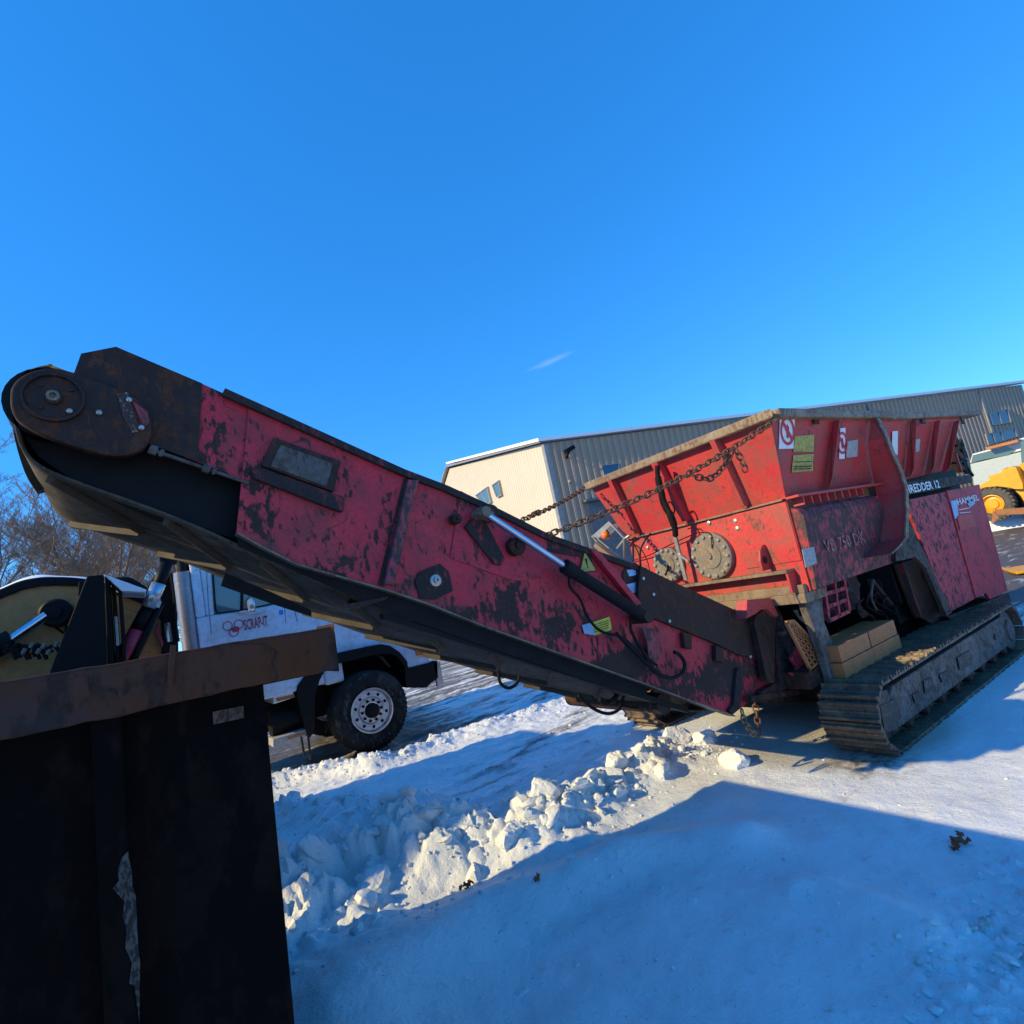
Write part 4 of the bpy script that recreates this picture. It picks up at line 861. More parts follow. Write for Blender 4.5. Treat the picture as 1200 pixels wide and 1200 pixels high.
mb = MB(); mb.lathe(dcc, (0, -1, 0), [(.022, .006), (.022, .035), (.012, .036), (.012, .02), (.001, .02)], 16); mb.build('shaft_nut', M['disc'], cpart, smooth=True, autos=30)
mb = MB()
for p in ZA((327,370),(465,377),(605,317),(663,447)):
    c = on(*p, 1, YC-.055); mb.lathe(c, (0, -1, 0), [(.011, .0), (.011, .012), (.006, .016), (.001, .016)], 8)
mb.build('cover_bolts', M['bolt'], cpart)
mb = MB()
for p in ZA((190,245),(335,268),(190,350)):
    c = on(*p, 1, YC-.055); mb.lathe(c, (0, -1, 0), [(.009, .0), (.009, .008), (.001, .010)], 8)
mb.build('cap_bolts', M['dark'], cpart)
mb = MB(); mb.prism(tr(ZA((545,285),(600,280),(655,460),(620,470),(580,400)), 1, YC-.052), (0, -.003, 0)); mb.build('worn_white_patch', worn('flaking_white', (.40, .36, .33), (.34, .31, .3), rust=(.05, .025, .02), amount=.8, scale=16), cpart)
mb = MB(); mb.prism(tr(ZA((620,320),(690,370),(700,420),(680,445),(660,410)), 1, YC-.052), (0, -.003, 0)); mb.build('red_paint_patch', M['redscrape'], cpart)
# tension rod
mb = MB(); a = on(*ZA((700,545))[0], 1, YC-.01); b = on(*ZA((1165,705))[0], 1, YC-.01); mb.tube([a, b], .009, 8); 
for t in (0, .52): c = a.lerp(b, t); d = (b-a).normalized(); mb.tube([c, c+d*.03], .022, 6); mb.tube([c+d*.04, c+d*.055], .018, 6)
mb.build('tension_rod', M['trackbeam'], cpart)
# belt
bz = [(-.17,2.985),(-.24,2.955),(-.29,2.89),(-.30,2.80),(-.30,2.71),(-.285,2.62),(-.235,2.545),(-.11,2.465),(.21,2.285),(.64,2.00),(1.12,1.69),(1.68,1.37),(2.33,1.02),(3.05,.64),(3.30,.56)]
bp = smoothpath([(x, 0, z) for x, z in bz], 8)
y0, y1 = 2.80, 3.80; NY = 12; vs = []; mb = MB()
for p in bp:
    for j in range(NY+1): y = y0+(y1-y0)*j/NY; vs.append((p.x, y, p.z))
mb.add(vs, [(i*(NY+1)+j, i*(NY+1)+j+1, (i+1)*(NY+1)+j+1, (i+1)*(NY+1)+j) for i in range(len(bp)-1) for j in range(NY)])
tp = [(-.185,2.985),(.3,2.75),(3.6,.80)]
vs = [(x, y, z) for x, z in tp for y in (y0, y1)]; mb.add(vs, [(0,1,3,2),(2,3,5,4)])
belt = mb.build('belt', M['belt'], cpart, smooth=True); sm = belt.modifiers.new('t', 'SOLIDIFY'); sm.thickness = .012; sm.offset = 0
# chevron cleats on the outside of the belt
def arc_points(path):
    s = [0]
    for i in range(1, len(path)): s.append(s[-1]+(path[i]-path[i-1]).length)
    return s
ss = arc_points(bp)
def bat(s):
    s = max(0, min(ss[-1]-1e-4, s)); i = max(k for k in range(len(ss)-1) if ss[k] <= s); t = (s-ss[i])/(ss[i+1]-ss[i]); p = bp[i].lerp(bp[i+1], t); d = (bp[min(i+2, len(bp)-1)]-bp[max(i-1, 0)]).normalized(); return p, Vector((d.z, 0, -d.x)), d
mb = MB(); s = .12; yc = (y0+y1)/2
while s < ss[-1]-.5:
    for sg in (-1, 1):
        pts = []
        for k in range(11):
            t = k/10; yy = yc+sg*(.03+t*.42); sp = s+(1-t)*.34; p, n_, d = bat(sp)
            if n_.z > 0 and p.z < 2.6 or (p-Vector((0,0,2.75))).dot(n_) < 0 and p.z > 2.4: pass
            pts.append((p, n_, d, yy))
        vs = []
        for p, n_, d, yy in pts:
            for a, b in ((-.013, 0), (-.008, .030), (.008, .030), (.013, 0)): q = p-n_*(-.006-b)*1 if False else p + (-n_ if False else n_)*(.006+b) + d*a; vs.append((q.x, yy, q.z))
        mb.add(vs, [(i*4+k, i*4+k+1, (i+1)*4+k+1, (i+1)*4+k) for i in range(10) for k in range(3)]+[(0,1,2,3),(43,42,41,40)])
    s += .44
mb.build('belt_cleats', M['cleat'], belt)
# drum, internal frame, return guard
mb = MB(); mb.cyl((-.185, 2.80, 2.82), (-.185, 3.80, 2.82), .155, 28); mb.build('head_drum', M['black'], cpart, smooth=True, autos=40)
mb = MB(); mb.prism([(.25, YC+.02, 2.66), (3.6, YC+.02, .70), (3.6, YC+.02, .64), (.25, YC+.02, 2.60)], (0, 1.05, 0))
mb.prism([(1.05, 2.78, 1.70), (3.1, 2.78, .64), (3.1, 2.78, .60), (1.05, 2.78, 1.67)], (0, .06, 0)); mb.build('belt_bed', M['black'], cpart)
mb = MB(); LU = tr(lo[:-3], 1, 2.772); BZX = [p[0] for p in bz[7:]]; BZZ = [p[1] for p in bz[7:]]; n_ = len(LU)
vs = [(p.x, 2.772, p.z+.01) for p in LU]+[(p.x, 2.772, min(p.z-.005, float(np.interp(p.x, BZX, BZZ))-.012)) for p in LU]; vs += [(x, y+.008, z) for x, y, z in vs]
mb.add(vs, [(i, n_+i, n_+i+1, i+1) for i in range(n_-1)]+[(2*n_+i, 2*n_+i+1, 3*n_+i+1, 3*n_+i) for i in range(n_-1)]+[(n_+i+1, n_+i, 3*n_+i, 3*n_+i+1) for i in range(n_-1)]); mb.build('return_skirt', M['rubber'], cpart)
mb = MB(); mb.prism(tr(Z2((95,925),(75,985),(330,1075),(500,1130),(500,1100),(300,1010)), 1, 3.0), (0, .01, 0)); mb.build('rubber_flap', M['rubber'], cpart)
mb = MB(); mb.prism(tr(Z2((620,1080),(860,1035),(850,1050),(740,1085),(650,1090)), 1, 2.76), (0, .2, 0)); mb.build('scraper_bracket', M['dark'], cpart)
mb = MB(); mb.cyl((2.9, 2.8, .72), (2.9, 3.8, .72), .07, 18); mb.build('return_roller', M['dark'], cpart, smooth=True, autos=40)
# rib, window frame, patches
def onC(pts, d, name, mat, th=.012, bev=.002, Zf=None, y=None):
    P = tr(Zf(*pts) if Zf else pts, 1, (YC-d) if y is None else y); mb = MB(); mb.prism(P, (0, th, 0)); return mb.build(name, mat, cpart, bevel=bev)
onC(((955,485),(1005,490),(890,975),(840,985)), .05, 'vertical_rib', M['redscrape'], .049, .006, Z2)
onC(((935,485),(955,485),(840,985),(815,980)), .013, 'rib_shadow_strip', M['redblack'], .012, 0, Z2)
onC(((325,288),(640,400),(605,545),(265,420)), .030, 'access_frame', M['dark'], .029, .006, Z2)
onC(((355,325),(600,412),(570,520),(310,425)), .034, 'access_cover', M['trackbeam'], .003, 0, Z2)
onC(((215,440),(260,430),(660,570),(650,640),(600,625),(230,480)), .035, 'guide_bar', M['redblack'], .034, .008, Z2)
onC(((985,960),(1010,920),(1105,882),(1145,920),(1165,1010),(1080,1050),(1010,1045)), .014, 'hexagonal_plate', M['redblack'], .013, .003, Z2)
c = on(*Z2((1078,962))[0], 1, YC-.014); mb = MB(); mb.lathe(c, (0, -1, 0), [(.035, 0), (.032, .015), (.016, .018), (.016, .035), (.008, .036), (.008, .02), (.001, .02)], 16); mb.build('grease_bolt', M['steel'], cpart, smooth=True, autos=30)
onC(((240,60),(390,140),(640,270),(650,300),(620,470),(590,460),(540,485),(480,480),(190,375)), .008, 'cylinder_mount_plate', M['red'], .0075, .002, Z3)
onC(((260,230),(330,150),(450,380),(430,410),(400,405)), .03, 'mount_gusset', M['redblack'], .02, .006, Z3)
onC(((850,335),(895,345),(1090,590),(1065,600)), .05, 'diagonal_brace', M['red'], .04, .005, Z3)
onC(((640,270),(850,340),(860,420),(800,370),(650,345)), .010, 'burnt_edge_plate', M['redblack'], .003, 0, Z3)
onC(((1000,440),(1015,420),(1080,440),(1075,560),(1000,500)), .009, 'dark_patch', M['dark'], .003, 0, Z3)
for pts in (((1018,432),(1060,428),(1062,455),(1030,462)), ((1015,500),(1060,490),(1070,545),(1025,530))): onC(pts, .013, 'torn_label', M['signblue'], .002, 0, Z3)
t1 = onC(((820,338),(795,447),(880,437)), .012, 'warning_triangle', M['yellow2'], .003, 0, Z3)
a_, b_, c_ = tr(Z3((820,338),(795,447),(880,437)), 1, YC-.0125); cc_ = (a_+b_+c_)/3; mb = MB()
for p_, q_ in ((a_, b_), (b_, c_), (c_, a_)): mb.prism([p_, q_, q_.lerp(cc_, .12), p_.lerp(cc_, .12)], (0, -.001, 0))
mb.prism([cc_+Vector((x, 0, z)) for x, z in ((-.004,-.008),(.004,-.008),(.008,.04),(-.008,.04))], (0, -.001, 0)); mb.prism([cc_+Vector((x, 0, z-.02)) for x, z in ((-.005,0),(.005,0),(.005,.008),(-.005,.008))], (0, -.001, 0)); mb.build('triangle_print', M['ink'], cpart)
onC(((848,680),(938,650),(948,712),(872,738)), .012, 'yellow_label', M['yellow'], .003, 0, Z3); onC(((808,690),(848,680),(872,738),(820,730)), .012, 'torn_label', M['signblue'], .003, 0, Z3)
mb = MB()
for k in range(4): mb.bar(on(*Z3((865, 690+k*11))[0], 1, YC-.013), on(*Z3((932, 668+k*11))[0], 1, YC-.013), .001, .004)
mb.build('label_print', M['ink'], cpart)
for (z, r) in (((490,325), .055), ((208,197), .03), ((370,170), .05)):
    c = on(*Z3(z)[0], 1, YC-.02); mb = MB(); mb.lathe(c+Vector((0, .01, 0)), (0, -1, 0), [(r, 0), (r, .05), (r*.8, .06), (r*.4, .06), (r*.4, .075), (.001, .075)], 20); mb.build('pivot_boss', M['dark'], cpart, smooth=True, autos=30)
# black upper skirt plate with bolts and end post
onC(((140,120),(145,110),(340,205),(820,425),(905,455),(905,680),(740,640),(560,555),(190,405),(130,340)), .032, 'skirt_plate', M['dark'], .03, .004, Z6)
mb = MB()
for z in ((165,190),(225,283),(830,500),(828,618),(862,612),(793,648),(318,440)):
    c = on(*Z6(z)[0], 1, YC-.034); mb.lathe(c, (0, -1, 0), [(.012, 0), (.011, .012), (.001, .014)], 8)
mb.build('skirt_bolts', M['bolt'], cpart)
onC(((820,440),(835,400),(870,375),(915,385),(945,420),(938,800),(910,800),(895,790)), .09, 'end_post', M['dark'], .055, .004, Z6)
for pts in (((405,505),(455,520),(455,605),(415,595)), ((595,580),(640,600),(640,685),(598,670))): onC(pts, .04, 'clamp_plate', M['dark'], .035, .004, Z6)
onC(((735,710),(745,735),(740,950),(690,990),(675,960),(700,930),(720,720)), .03, 'foot_flange', M['redblack'], .029, .004, Z6)
onC(((165,480),(215,480),(265,600),(272,650),(240,685),(205,660),(190,560)), .045, 'link_plate', M['redscrape'], .012, .004, Z6)
onC(((950,800),(1000,835),(940,900),(870,900),(865,850)), .06, 'foot_bracket', M['dark'], .04, .004, Z6)
# hydraulic cylinder
YH = YC-.11
p0 = on(572, 604, 1, YH); p1 = on(664, 665, 1, YH); p2 = on(752, 721, 1, YH)
mb = MB(); mb.cyl(p1, p2, .040, 24); mb.cyl(p1-(p2-p1).normalized()*.02, p1+(p2-p1).normalized()*.06, .046, 24); hc = mb.build('hydraulic_cylinder', M['rubber'], cpart, smooth=True, autos=40)
mb = MB(); mb.cyl(p0, p1, .020, 20); mb.build('piston_rod', M['chrome'], cpart, smooth=True, autos=40)
mb = MB(); mb.cyl(p0+Vector((-.02, -.03, .02)), p0+Vector((-.02, .1, .02)), .032, 18); mb.bar(p0+Vector((-.05, .02, .035)), p0+Vector((.03, .02, -.01)), .06, .05); mb.build('rod_eye', M['brown'], cpart, bevel=.004)
mb = MB(); e = p2+(p2-p1).normalized()*.03; mb.cyl(e+Vector((0, -.04, 0)), e+Vector((0, .1, 0)), .04, 16); mb.build('cylinder_eye', M['dark'], cpart, bevel=.003)
def hose(pts, y, r, name='hydraulic_hose', par=cpart, mat='rubber'):
    P = [on(u, v, 1, y if not isinstance(y, list) else y[i]) for i, (u, v) in enumerate(pts)]; mb = MB(); mb.tube(smoothpath(P, 6), r, 10); return mb.build(name, M[mat], par, smooth=True)
hose(Z3((748,455),(752,510),(800,570),(840,660),(900,720),(1000,750),(1080,830),(1150,900))+Z6((150,590),(230,690),(330,750),(395,735),(405,680),(350,620)) if False else Z3((748,455),(752,510),(800,570),(840,660),(900,720),(1000,750),(1080,830),(1130,880),(1190,930)), YC-.07, .009)
hose(Z6((10,510),(90,590),(180,680),(250,745),(330,772),(395,745),(412,690),(385,640),(350,620)), YC-.07, .013)
hose(Z6((100,430),(95,480),(130,560),(190,650),(250,700)), YC-.09, .010)
hose(Z3((415,900),(425,960),(465,985),(505,960),(515,925)), 2.95, .010); hose(Z3((790,1020),(860,1080),(930,1105),(985,1080),(1005,1010)), 2.95, .011); hose(Z3((890,1035),(920,1055),(960,1035),(975,1005)), 2.95, .018)
hose(Z3((1130,260),(1085,330),(1080,420),(1070,520),(1075,600)), 3.0 if False else YC-.04, .006, 'thin_cable')
hose(Z3((940,1040),(1030,1075),(1130,1090),(1200,1110)), 3.0, .006, 'thin_cable')
# ------------------------------------------------------------------ chains
def chain(path, name, par, L=.062, w=.021, r=.0065, mat='chainm'):
    P = smoothpath(path, 20); s = [0]
    for i in range(1, len(P)): s.append(s[-1]+(P[i]-P[i-1]).length)
    mb = MB(); pos = 0; k = 0; pit = L-2*r-.004
    while pos < s[-1]-L*.6:
        def atp(q):
            i = max(j for j in range(len(s)-1) if s[j] <= max(q, 0)); t = (q-s[i])/max(1e-6, s[i+1]-s[i]); return P[i].lerp(P[i+1], min(1, t))
        c = atp(pos+L/2); t = (atp(min(s[-1]-1e-4, pos+L))-atp(pos)).normalized(); a = Vector((0, 0, 1)) if abs(t.z) < .9 else Vector((1, 0, 0)); x = t.cross(a).normalized(); y = t.cross(x)
        an = (k % 2)*pi/2+.5+random.uniform(-.25, .25); sd = x*cos(an)+y*sin(an); pts = []
        for j in range(13):
            q = 2*pi*j/12; cx = (L/2-w)*(1 if cos(q) > .01 else (-1 if cos(q) < -.01 else 0)); pts.append(c+t*(cx+cos(q)*w*.9)+sd*sin(q)*w)
        mb.tube(pts, r, 6, False); pos += pit; k += 1
    return mb.build(name, M[mat], par, smooth=True)
cA = on(622, 634, 1, YC+.03); cB = on(908, 493, 0, 4.0)
mid = lambda a, b, t, s: a.lerp(b, t)-Vector((0, 0, s))
chain([cA, mid(cA, cB, .25, .05), mid(cA, cB, .5, .07), mid(cA, cB, .75, .05), cB], 'chain', sh)
q0 = mid(cA, cB, .60, .075); q1 = mid(cA, cB, .80, .045)
chain([q0, q0.lerp(q1, .35)-Vector((0, 0, .10)), q0.lerp(q1, .7)-Vector((0, 0, .08)), q1], 'chain', sh); chain([q1, q1+Vector((.02, -.02, -.10)), q1+Vector((.03, -.02, -.17))], 'chain', sh)
cC = on(600, 614, 1, YK-.05); cD = on(686, 572, 1, 4.2)
chain([cC, mid(cC, cD, .33, .02), mid(cC, cD, .66, .02), cD], 'chain', sh)
q = on(*Z3((590,165))[0], 1, 3.95); d = (cD-cC).normalized(); mb = MB(); mb.tube([q-d*.07, q-d*.05, q+d*.06, q+d*.08], [.012, .022, .02, .01], 8); mb.build('chain_hook', M['chainm'], sh)
hA = on(*Z6((745,950))[0], 1, YC+.05); hB = on(*Z6((840,1100))[0], 1, YC+.1)
chain([hA, on(*Z6((760,1020))[0], 1, YC+.05), on(*Z6((800,1080))[0], 1, YC+.07), on(*Z6((828,1112))[0], 1, YC+.08)], 'chain', sh, mat='brown'); chain([on(*Z6((838,1115))[0], 1, YC+.1), on(*Z6((842,1050))[0], 1, YC+.1), on(*Z6((820,900))[0], 1, YC+.1)], 'chain', sh)

# ------------------------------------------------------------------ TRUCK
TY = 7.5
trk = thing('truck', (2.0, TY+1.1, 0), 'pale blue white conventional cab truck parked behind the conveyor with red door lettering', 'truck')
def T(z, y=TY, Zf=ZT): return on(*Zf(z)[0], 1, y)
def tprism(pts, y0, y1, name, mat, bev=.01, Zf=ZT, par=trk):
    P = [on(*p, 1, y0) for p in (Zf(*pts) if Zf else pts)]; mb = MB(); mb.prism(P, (0, y1-y0, 0)); return mb.build(name, mat, par, bevel=bev)
W1 = TY+2.2
cabx0 = T((170,190)).x; zw = T((400,600)).z
A = T((372,250)); print('cab', cabx0, zw, A)
cabx1 = T((1000,520)).x
# cab shell (back, roof, side below windows)
mb = MB(); zt = 2.95; zb = .98
mb.box((cabx0, TY+.02, zb), (cabx1+.35, W1, zw)); mb.box((cabx0, TY+.02, zw), (cabx0+.10, W1, zt)); mb.prism([(cabx0, TY+.02, zt), (cabx1-.25, TY+.02, zt), (cabx1-.25, W1, zt), (cabx0, W1, zt)], (0, 0, .12))
mb.prism([(cabx0+.101, TY+.02, zw), (T((385,585)).x, TY+.02, zw), (T((375,245)).x, TY+.02, zt), (cabx0+.101, TY+.02, zt)], (0, .05, 0))
mb.bar((cabx1+.05, TY+.06, zw), (cabx1-.3, TY+.06, zt), .06, .06); mb.bar((cabx1+.05, W1-.06, zw), (cabx1-.3, W1-.06, zt), .06, .06)
cab = mb.build('cab', M['truckpaint'], trk, bevel=.02)
mb = MB(); wx = T((385,585)).x; mb.prism([(wx+.0, TY+.05, zw+.002), (cabx1+.02, TY+.05, zw+.002), (cabx1-.26, TY+.05, zt), (T((375,245)).x+.0, TY+.05, zt)], (0, .012, 0)); mb.build('side_window', M['glass'], cab)
mb = MB(); mb.prism([(wx+.0, W1-.05, zw+.002), (cabx1+.02, W1-.05, zw+.002), (cabx1-.26, W1-.05, zt), (wx, W1-.05, zt)], (0, .012, 0)); mb.prism([(cabx1+.04, TY+.1, zw), (cabx1+.04, W1-.1, zw), (cabx1-.28, W1-.1, zt), (cabx1-.28, TY+.1, zt)], (.01, 0, 0)); mb.build('windscreen', M['glass'], cab)
# rubber seal, quarter-window bar, door seams
mb = MB(); fr = [T(z, TY+.02) for z in ((372,245),(395,560),(412,590),(620,565),(900,505))]
for i in range(len(fr)-1): mb.tube([fr[i], fr[i+1]], .010, 6)
mb.bar(T((628,400), TY+.03), T((625,570), TY+.03), .02, .03); mb.build('window_seal', M['rubber'], cab)
mb = MB()
for pts in (((315,215),(330,480),(358,780)), ((1000,535),(1015,680)), ((1090,560),(1110,660))):
    P = [T(z, TY+.018) for z in pts]
    for i in range(len(P)-1): mb.bar(P[i], P[i+1], .004, .005, (0, 1, 0))
mb.build('door_seam', M['ink'], cab)
mb = MB(); mb.bar(T((598,585), TY), T((660,572), TY), .03, .03); mb.bar(T((660,600), TY-.02), T((850,565), TY-.02), .02, .02); mb.build('door_handle', M['alu'], cab, bevel=.005)
mb = MB(); c = T((700,520), TY-.22); mb.lathe(c+Vector((-.03, 0, 0)), (1, 0, 0), [(.001, 0), (.07, .01), (.085, .05), (.07, .07), (.001, .075)], 20); mb.tube([c, c+Vector((.08, .22, -.08))], .012, 8); mb.tube([c+Vector((0,0,.05)), c+Vector((.05, .22, .12))], .012, 8); mb.bar(c+Vector((0,0,-.1)), c+Vector((0,0,.22)), .05, .12); mb.build('mirror', M['alu'], cab, smooth=True, autos=30)
# lettering and emblem on the door
o_ = T((650,742), TY+.012); text('SCRAP-IT', 'door_lettering', flat('truck_red', (.36, .02, .04), .4), cab, o_, (1, 0, 0), (0, 0, 1), .13, T((860,700), TY+.012).x-o_.x)
mb = MB(); c = T((550,700), TY+.015)
for k in range(3):
    a = k*2*pi/3+.5; q = c+Vector((cos(a)*.07, 0, sin(a)*.055-.02)); mb.add([q+Vector((cos(t)*r, -.003, sin(t)*r)) for t in [j*2*pi/16 for j in range(16)] for r in (.055, .045)], [(2*j, 2*((j+1) % 16), 2*((j+1) % 16)+1, 2*j+1) for j in range(16)])
mb.prism([c+Vector((cos(t)*.045+.02, -.004, sin(t)*.035-.045)) for t in [j*2*pi/8 for j in range(8)]], (0, -.001, 0)); mb.build('door_emblem', bpy.data.materials['truck_red'], cab)
tprism(((950,565),(985,560),(990,600),(955,605)), TY+.015, TY+.019, 'blue_sticker', flat('blue_sticker', (.02, .22, .75), .4), 0)
# hood
hx1 = on(505, 770, 1, TY).x
hood = MB(); zh0 = zw+.02; P = [(cabx1+.351, zb), (cabx1+.351, zh0), (hx1-.35, 1.52), (hx1-.02, 1.40), (hx1, 1.28), (hx1, 1.10)]
tprism([(375,700),(420,712),(470,735),(498,752),(508,770),(500,787),(478,783),(462,765),(450,757),(430,758),(395,770),(345,785)], TY+.03, W1-.03, 'hood', M['truckpaint'], .02, None)
mb = MB(); mb.box((cabx1+.353, TY+.02, .95), (cabx1+.6, W1-.02, zw-.06)); mb.build('cowl', M['truckpaint'], trk, bevel=.03)
# fender lip, bumper
fpx = ZW((390,300),(395,250),(560,215),(690,190),(750,200),(810,240),(860,300),(880,460),(850,470),(840,330),(790,265),(740,250),(640,260),(400,320))
tprism(fpx, TY-.04, TY+.5, 'fender_flare', M['blackpaint'], .01, None)
tprism([(478,783),(513,774),(514,795),(506,800),(500,806),(478,806)], TY+.0, W1, 'bumper', M['blackpaint'], .01, None)
mb = MB(); mb.box(tuple(on(514, 796, 1, TY)+Vector((-.03, 0, -.09))), tuple(on(514, 776, 1, TY)+Vector((.02, .05, 0)))); mb.build('bumper_end', M['alu'], trk)
tprism([(487,757),(497,760),(498,768),(489,768)], TY-.02, TY+.04, 'marker_lamp', M['orange'], .004, None)
tprism([(500,765),(512,766),(513,773),(503,775)], TY, TY+1.9, 'snow_cap', M['snowcap'], .01, None)
# mud guard behind the wheel and frame
tprism(ZW((155,460),(240,335),(350,330),(300,420),(270,520),(265,740),(240,790),(215,760),(150,500)), TY+.0, TY+.35, 'mud_guard', M['blackpaint'], .01, None)
mb = MB(); mb.box((-4.6, TY+.65, .62), (hx1-.25, TY+.75, .88)); mb.box((-4.6, TY+1.5, .62), (hx1-.25, TY+1.6, .88)); mb.box((cabx0-.2, TY+.76, .5), (hx1-.5, TY+1.49, .95)); mb.box((hx1-1.6,TY+.75,.9),(hx1-.3,TY+1.5,1.2)); mb.build('chassis_frame', M['black'], trk)
tprism(ZW((0,470),(120,445),(140,530),(0,575)), TY+.04, TY+.6, 'step_tank', M['alu'], .01, None)
tprism(ZW((20,535),(135,510),(140,530),(25,558)), TY+.03, TY+.038, 'reflector', M['rustplate'], 0, None)
tprism(ZW((0,800),(210,735),(215,765),(0,850)), TY+.02, TY+.3, 'running_step', M['greysticker'], .006, None); tprism(ZW((90,785),(205,748),(210,768),(100,800)), TY+.012, TY+.019, 'reflector', M['rustplate'], 0, None)
mb = MB(); mb.bar(T((180,780), TY+.05, ZW), T((200,900), TY+.05, ZW), .03, .02); mb.bar(T((225,780), TY+.05, ZW), T((240,930), TY+.05, ZW), .04, .02); mb.build('hanging_strap', M['dark'], trk)
mb = MB(); mb.cyl(T((60,680), TY+.3, ZW)+Vector((-.15,0,0)), T((60,680), TY+.3, ZW)+Vector((.2,0,0)), .16, 20); mb.build('air_tank', M['black'], trk, smooth=True, autos=40)
tprism(ZW((-60,400),(240,330),(245,345),(-60,425)), TY+.02, TY+.2, 'cab_sill', M['alu'], .004, None)
# exhaust stack
a = T((55,230), TY+.05); b = T((150,830), TY+.05); cxs = T((125,235), TY+.05); R_ = (T((215,235), TY+.05).x-T((25,250), TY+.05).x)/2
xc = (T((215,235), TY+.05).x+T((25,250), TY+.05).x)/2; mb = MB(); mb.cyl((xc, TY+.15, 1.3), (xc, TY+.15, a.z), R_, 28); mb.cyl((xc, TY+.15, a.z-.10), (xc, TY+.15, a.z-.02), R_*1.03, 28); st_ = mb.build('exhaust_shield', M['stack'], trk, smooth=True, autos=40)
mb = MB(); mb.cyl((xc, TY+.15, a.z), (xc, TY+.15, a.z+.5), R_*.62, 20); mb.build('exhaust_pipe', M['black'], st_, smooth=True, autos=40)
# wheels
def wheel(cx, cyo, r, w, name='wheel', par=None, tyre='tyre', rimm='alu', holes=10, rr=.60):
    """outer face at y=cyo, axle along +Y"""
    par = par or trk
    mb = MB(); c = (cx, cyo, r)
    mb.lathe(c, (0, 1, 0), [(r*.56, .03), (r*.62, .005), (r*.80, .0), (r*.93, .015), (r*.975, .045), (r, .07), (r, w-.07), (r*.95, w-.02), (r*.6, w)], 64)
    o0 = Vector(par['o']); t = mb.build(name, M[tyre], par, smooth=True, autos=50)
    g = MB()
    for k in range(56):
        a = 2*pi*k/56
        for y0_, y1_ in ((.055, w*.45), (w*.55, w-.055)):
            p = [Vector((cx+cos(a+da)*rr_, cyo+yy, r+sin(a+da)*rr_)) for rr_ in (r-.006, r+.004) for yy, da in ((y0_, 0), (y1_, .02), (y1_, .07), (y0_, .05))]
            g.add(p, [(0,1,2,3),(7,6,5,4),(0,4,5,1),(1,5,6,2),(2,6,7,3),(3,7,4,0)])
    g.build('tread', M[tyre], t)
    mb = MB(); q = r*rr*.93
    mb.lathe(c, (0, 1, 0), [(q, .012), (q, -.004), (q*.94, -.006), (q*.90, .02), (q*.86, .05), (q*.62, .055), (q*.55, .03), (q*.36, .03)], 48); rm = mb.build('rim', M[rimm], t, smooth=True, autos=35)
    mb = MB()
    for k in range(holes): a = 2*pi*(k+.5)/holes; mb.lathe((cx+cos(a)*q*.74, cyo+.049, r+sin(a)*q*.74), (0, -1, 0), [(q*.075, 0), (.001, .001)], 10)
    for k in range(10): a = 2*pi*k/10; mb.lathe((cx+cos(a)*q*.46, cyo+.03, r+sin(a)*q*.46), (0, -1, 0), [(q*.07, 0), (q*.06, .03), (.001, .03)], 6)
    mb.build('hand_holes', M['black'], rm)
    mb = MB(); mb.lathe((cx, cyo+.03, r), (0, -1, 0), [(q*.34, 0), (q*.33, .05), (q*.25, .09), (q*.1, .10), (.001, .1)], 24); mb.build('hub', M['black'], rm, smooth=True, autos=35)
    return t
wheel(on(437, 835, 1, 7.42).x, 7.42, .505, .36)
for x in (-2.6, -3.8): wheel(x, 7.42, .505, .50)
for x in (on(437, 835, 1, 7.42).x, -2.6, -3.8): wheel(x, W1-.3, .505, .34)
# hooklift mast and cylinders at the truck rear
def L(z, y): return on(*ZL(z)[0], 1, y)
YM = 5.25; pq = L((880,900), YM)
lm = thing('hydraulic_lift', (pq.x, YM+.2, 0), 'leaning black and red hydraulic cylinder between beige boom and exhaust stack', 'hydraulic lift')
lm_old = trk; trk = lm
mb = MB(); mb.tube([L((980,500), YM), L((905,680), YM)], .045, 14); mb.build('lift_rod', M['blackpaint'], trk, smooth=True)
mb = MB(); mb.tube([L((930,620), YM-.02), L((870,760), YM-.02)], .052, 14); mb.build('rod_sleeve', M['alu'], trk, smooth=True)
mb = MB(); mb.tube([L((870,760), YM), L((800,890), YM)], .05, 14); mb.build('lift_barrel', M['blackpaint'], trk, smooth=True)
mb = MB(); mb.tube([L((800,890), YM), L((640,1200), YM)], .052, 14); mb.build('lift_barrel_base', bpy.data.materials['truck_red'], trk, smooth=True)
mb = MB(); mb.tube([L((940,740), YM), L((820,985), YM), L((740,1150), YM)], .03, 10); mb.build('guide_tube', M['blackpaint'], trk, smooth=True)
mb = MB(); mb.bar(L((880,730), YM-.02), L((940,745), YM-.02), .05, .05); mb.build('clamp', M['alu'], trk)
tprism(((860,640),(900,580),(960,545),(1015,560),(1020,700),(1035,860),(1045,960),(1060,2000),(960,2000),(945,700),(890,650)), YM+.3, YM+.5, 'mast', M['blackpaint'], .01, ZL, lm)
tprism(((905,900),(925,840),(960,970),(945,1000),(935,960)), YM+.25, YM+.29, 'red_guard', bpy.data.materials['truck_red'], .004, ZL, lm)
mb = MB(); mb.tube([L((980,850), YM+.2), L((995,960), YM+.2)], .025, 10); mb.build('chrome_rod', M['chrome'], trk)
mb = MB(); mb.tube(smoothpath([L(z, YM+.2) for z in ((1000,560),(1020,700),(1030,850),(1045,960))], 5), .012, 6); mb.tube(smoothpath([L(z, YM+.25) for z in ((1010,760),(1030,800),(1025,900))], 5), .012, 6); mb.box(tuple(L((940,500), YM)), tuple(L((940,500), YM)+Vector((.12, .2, .10)))); mb.build('hose_bundle', M['rubber'], trk)
trk = lm_old
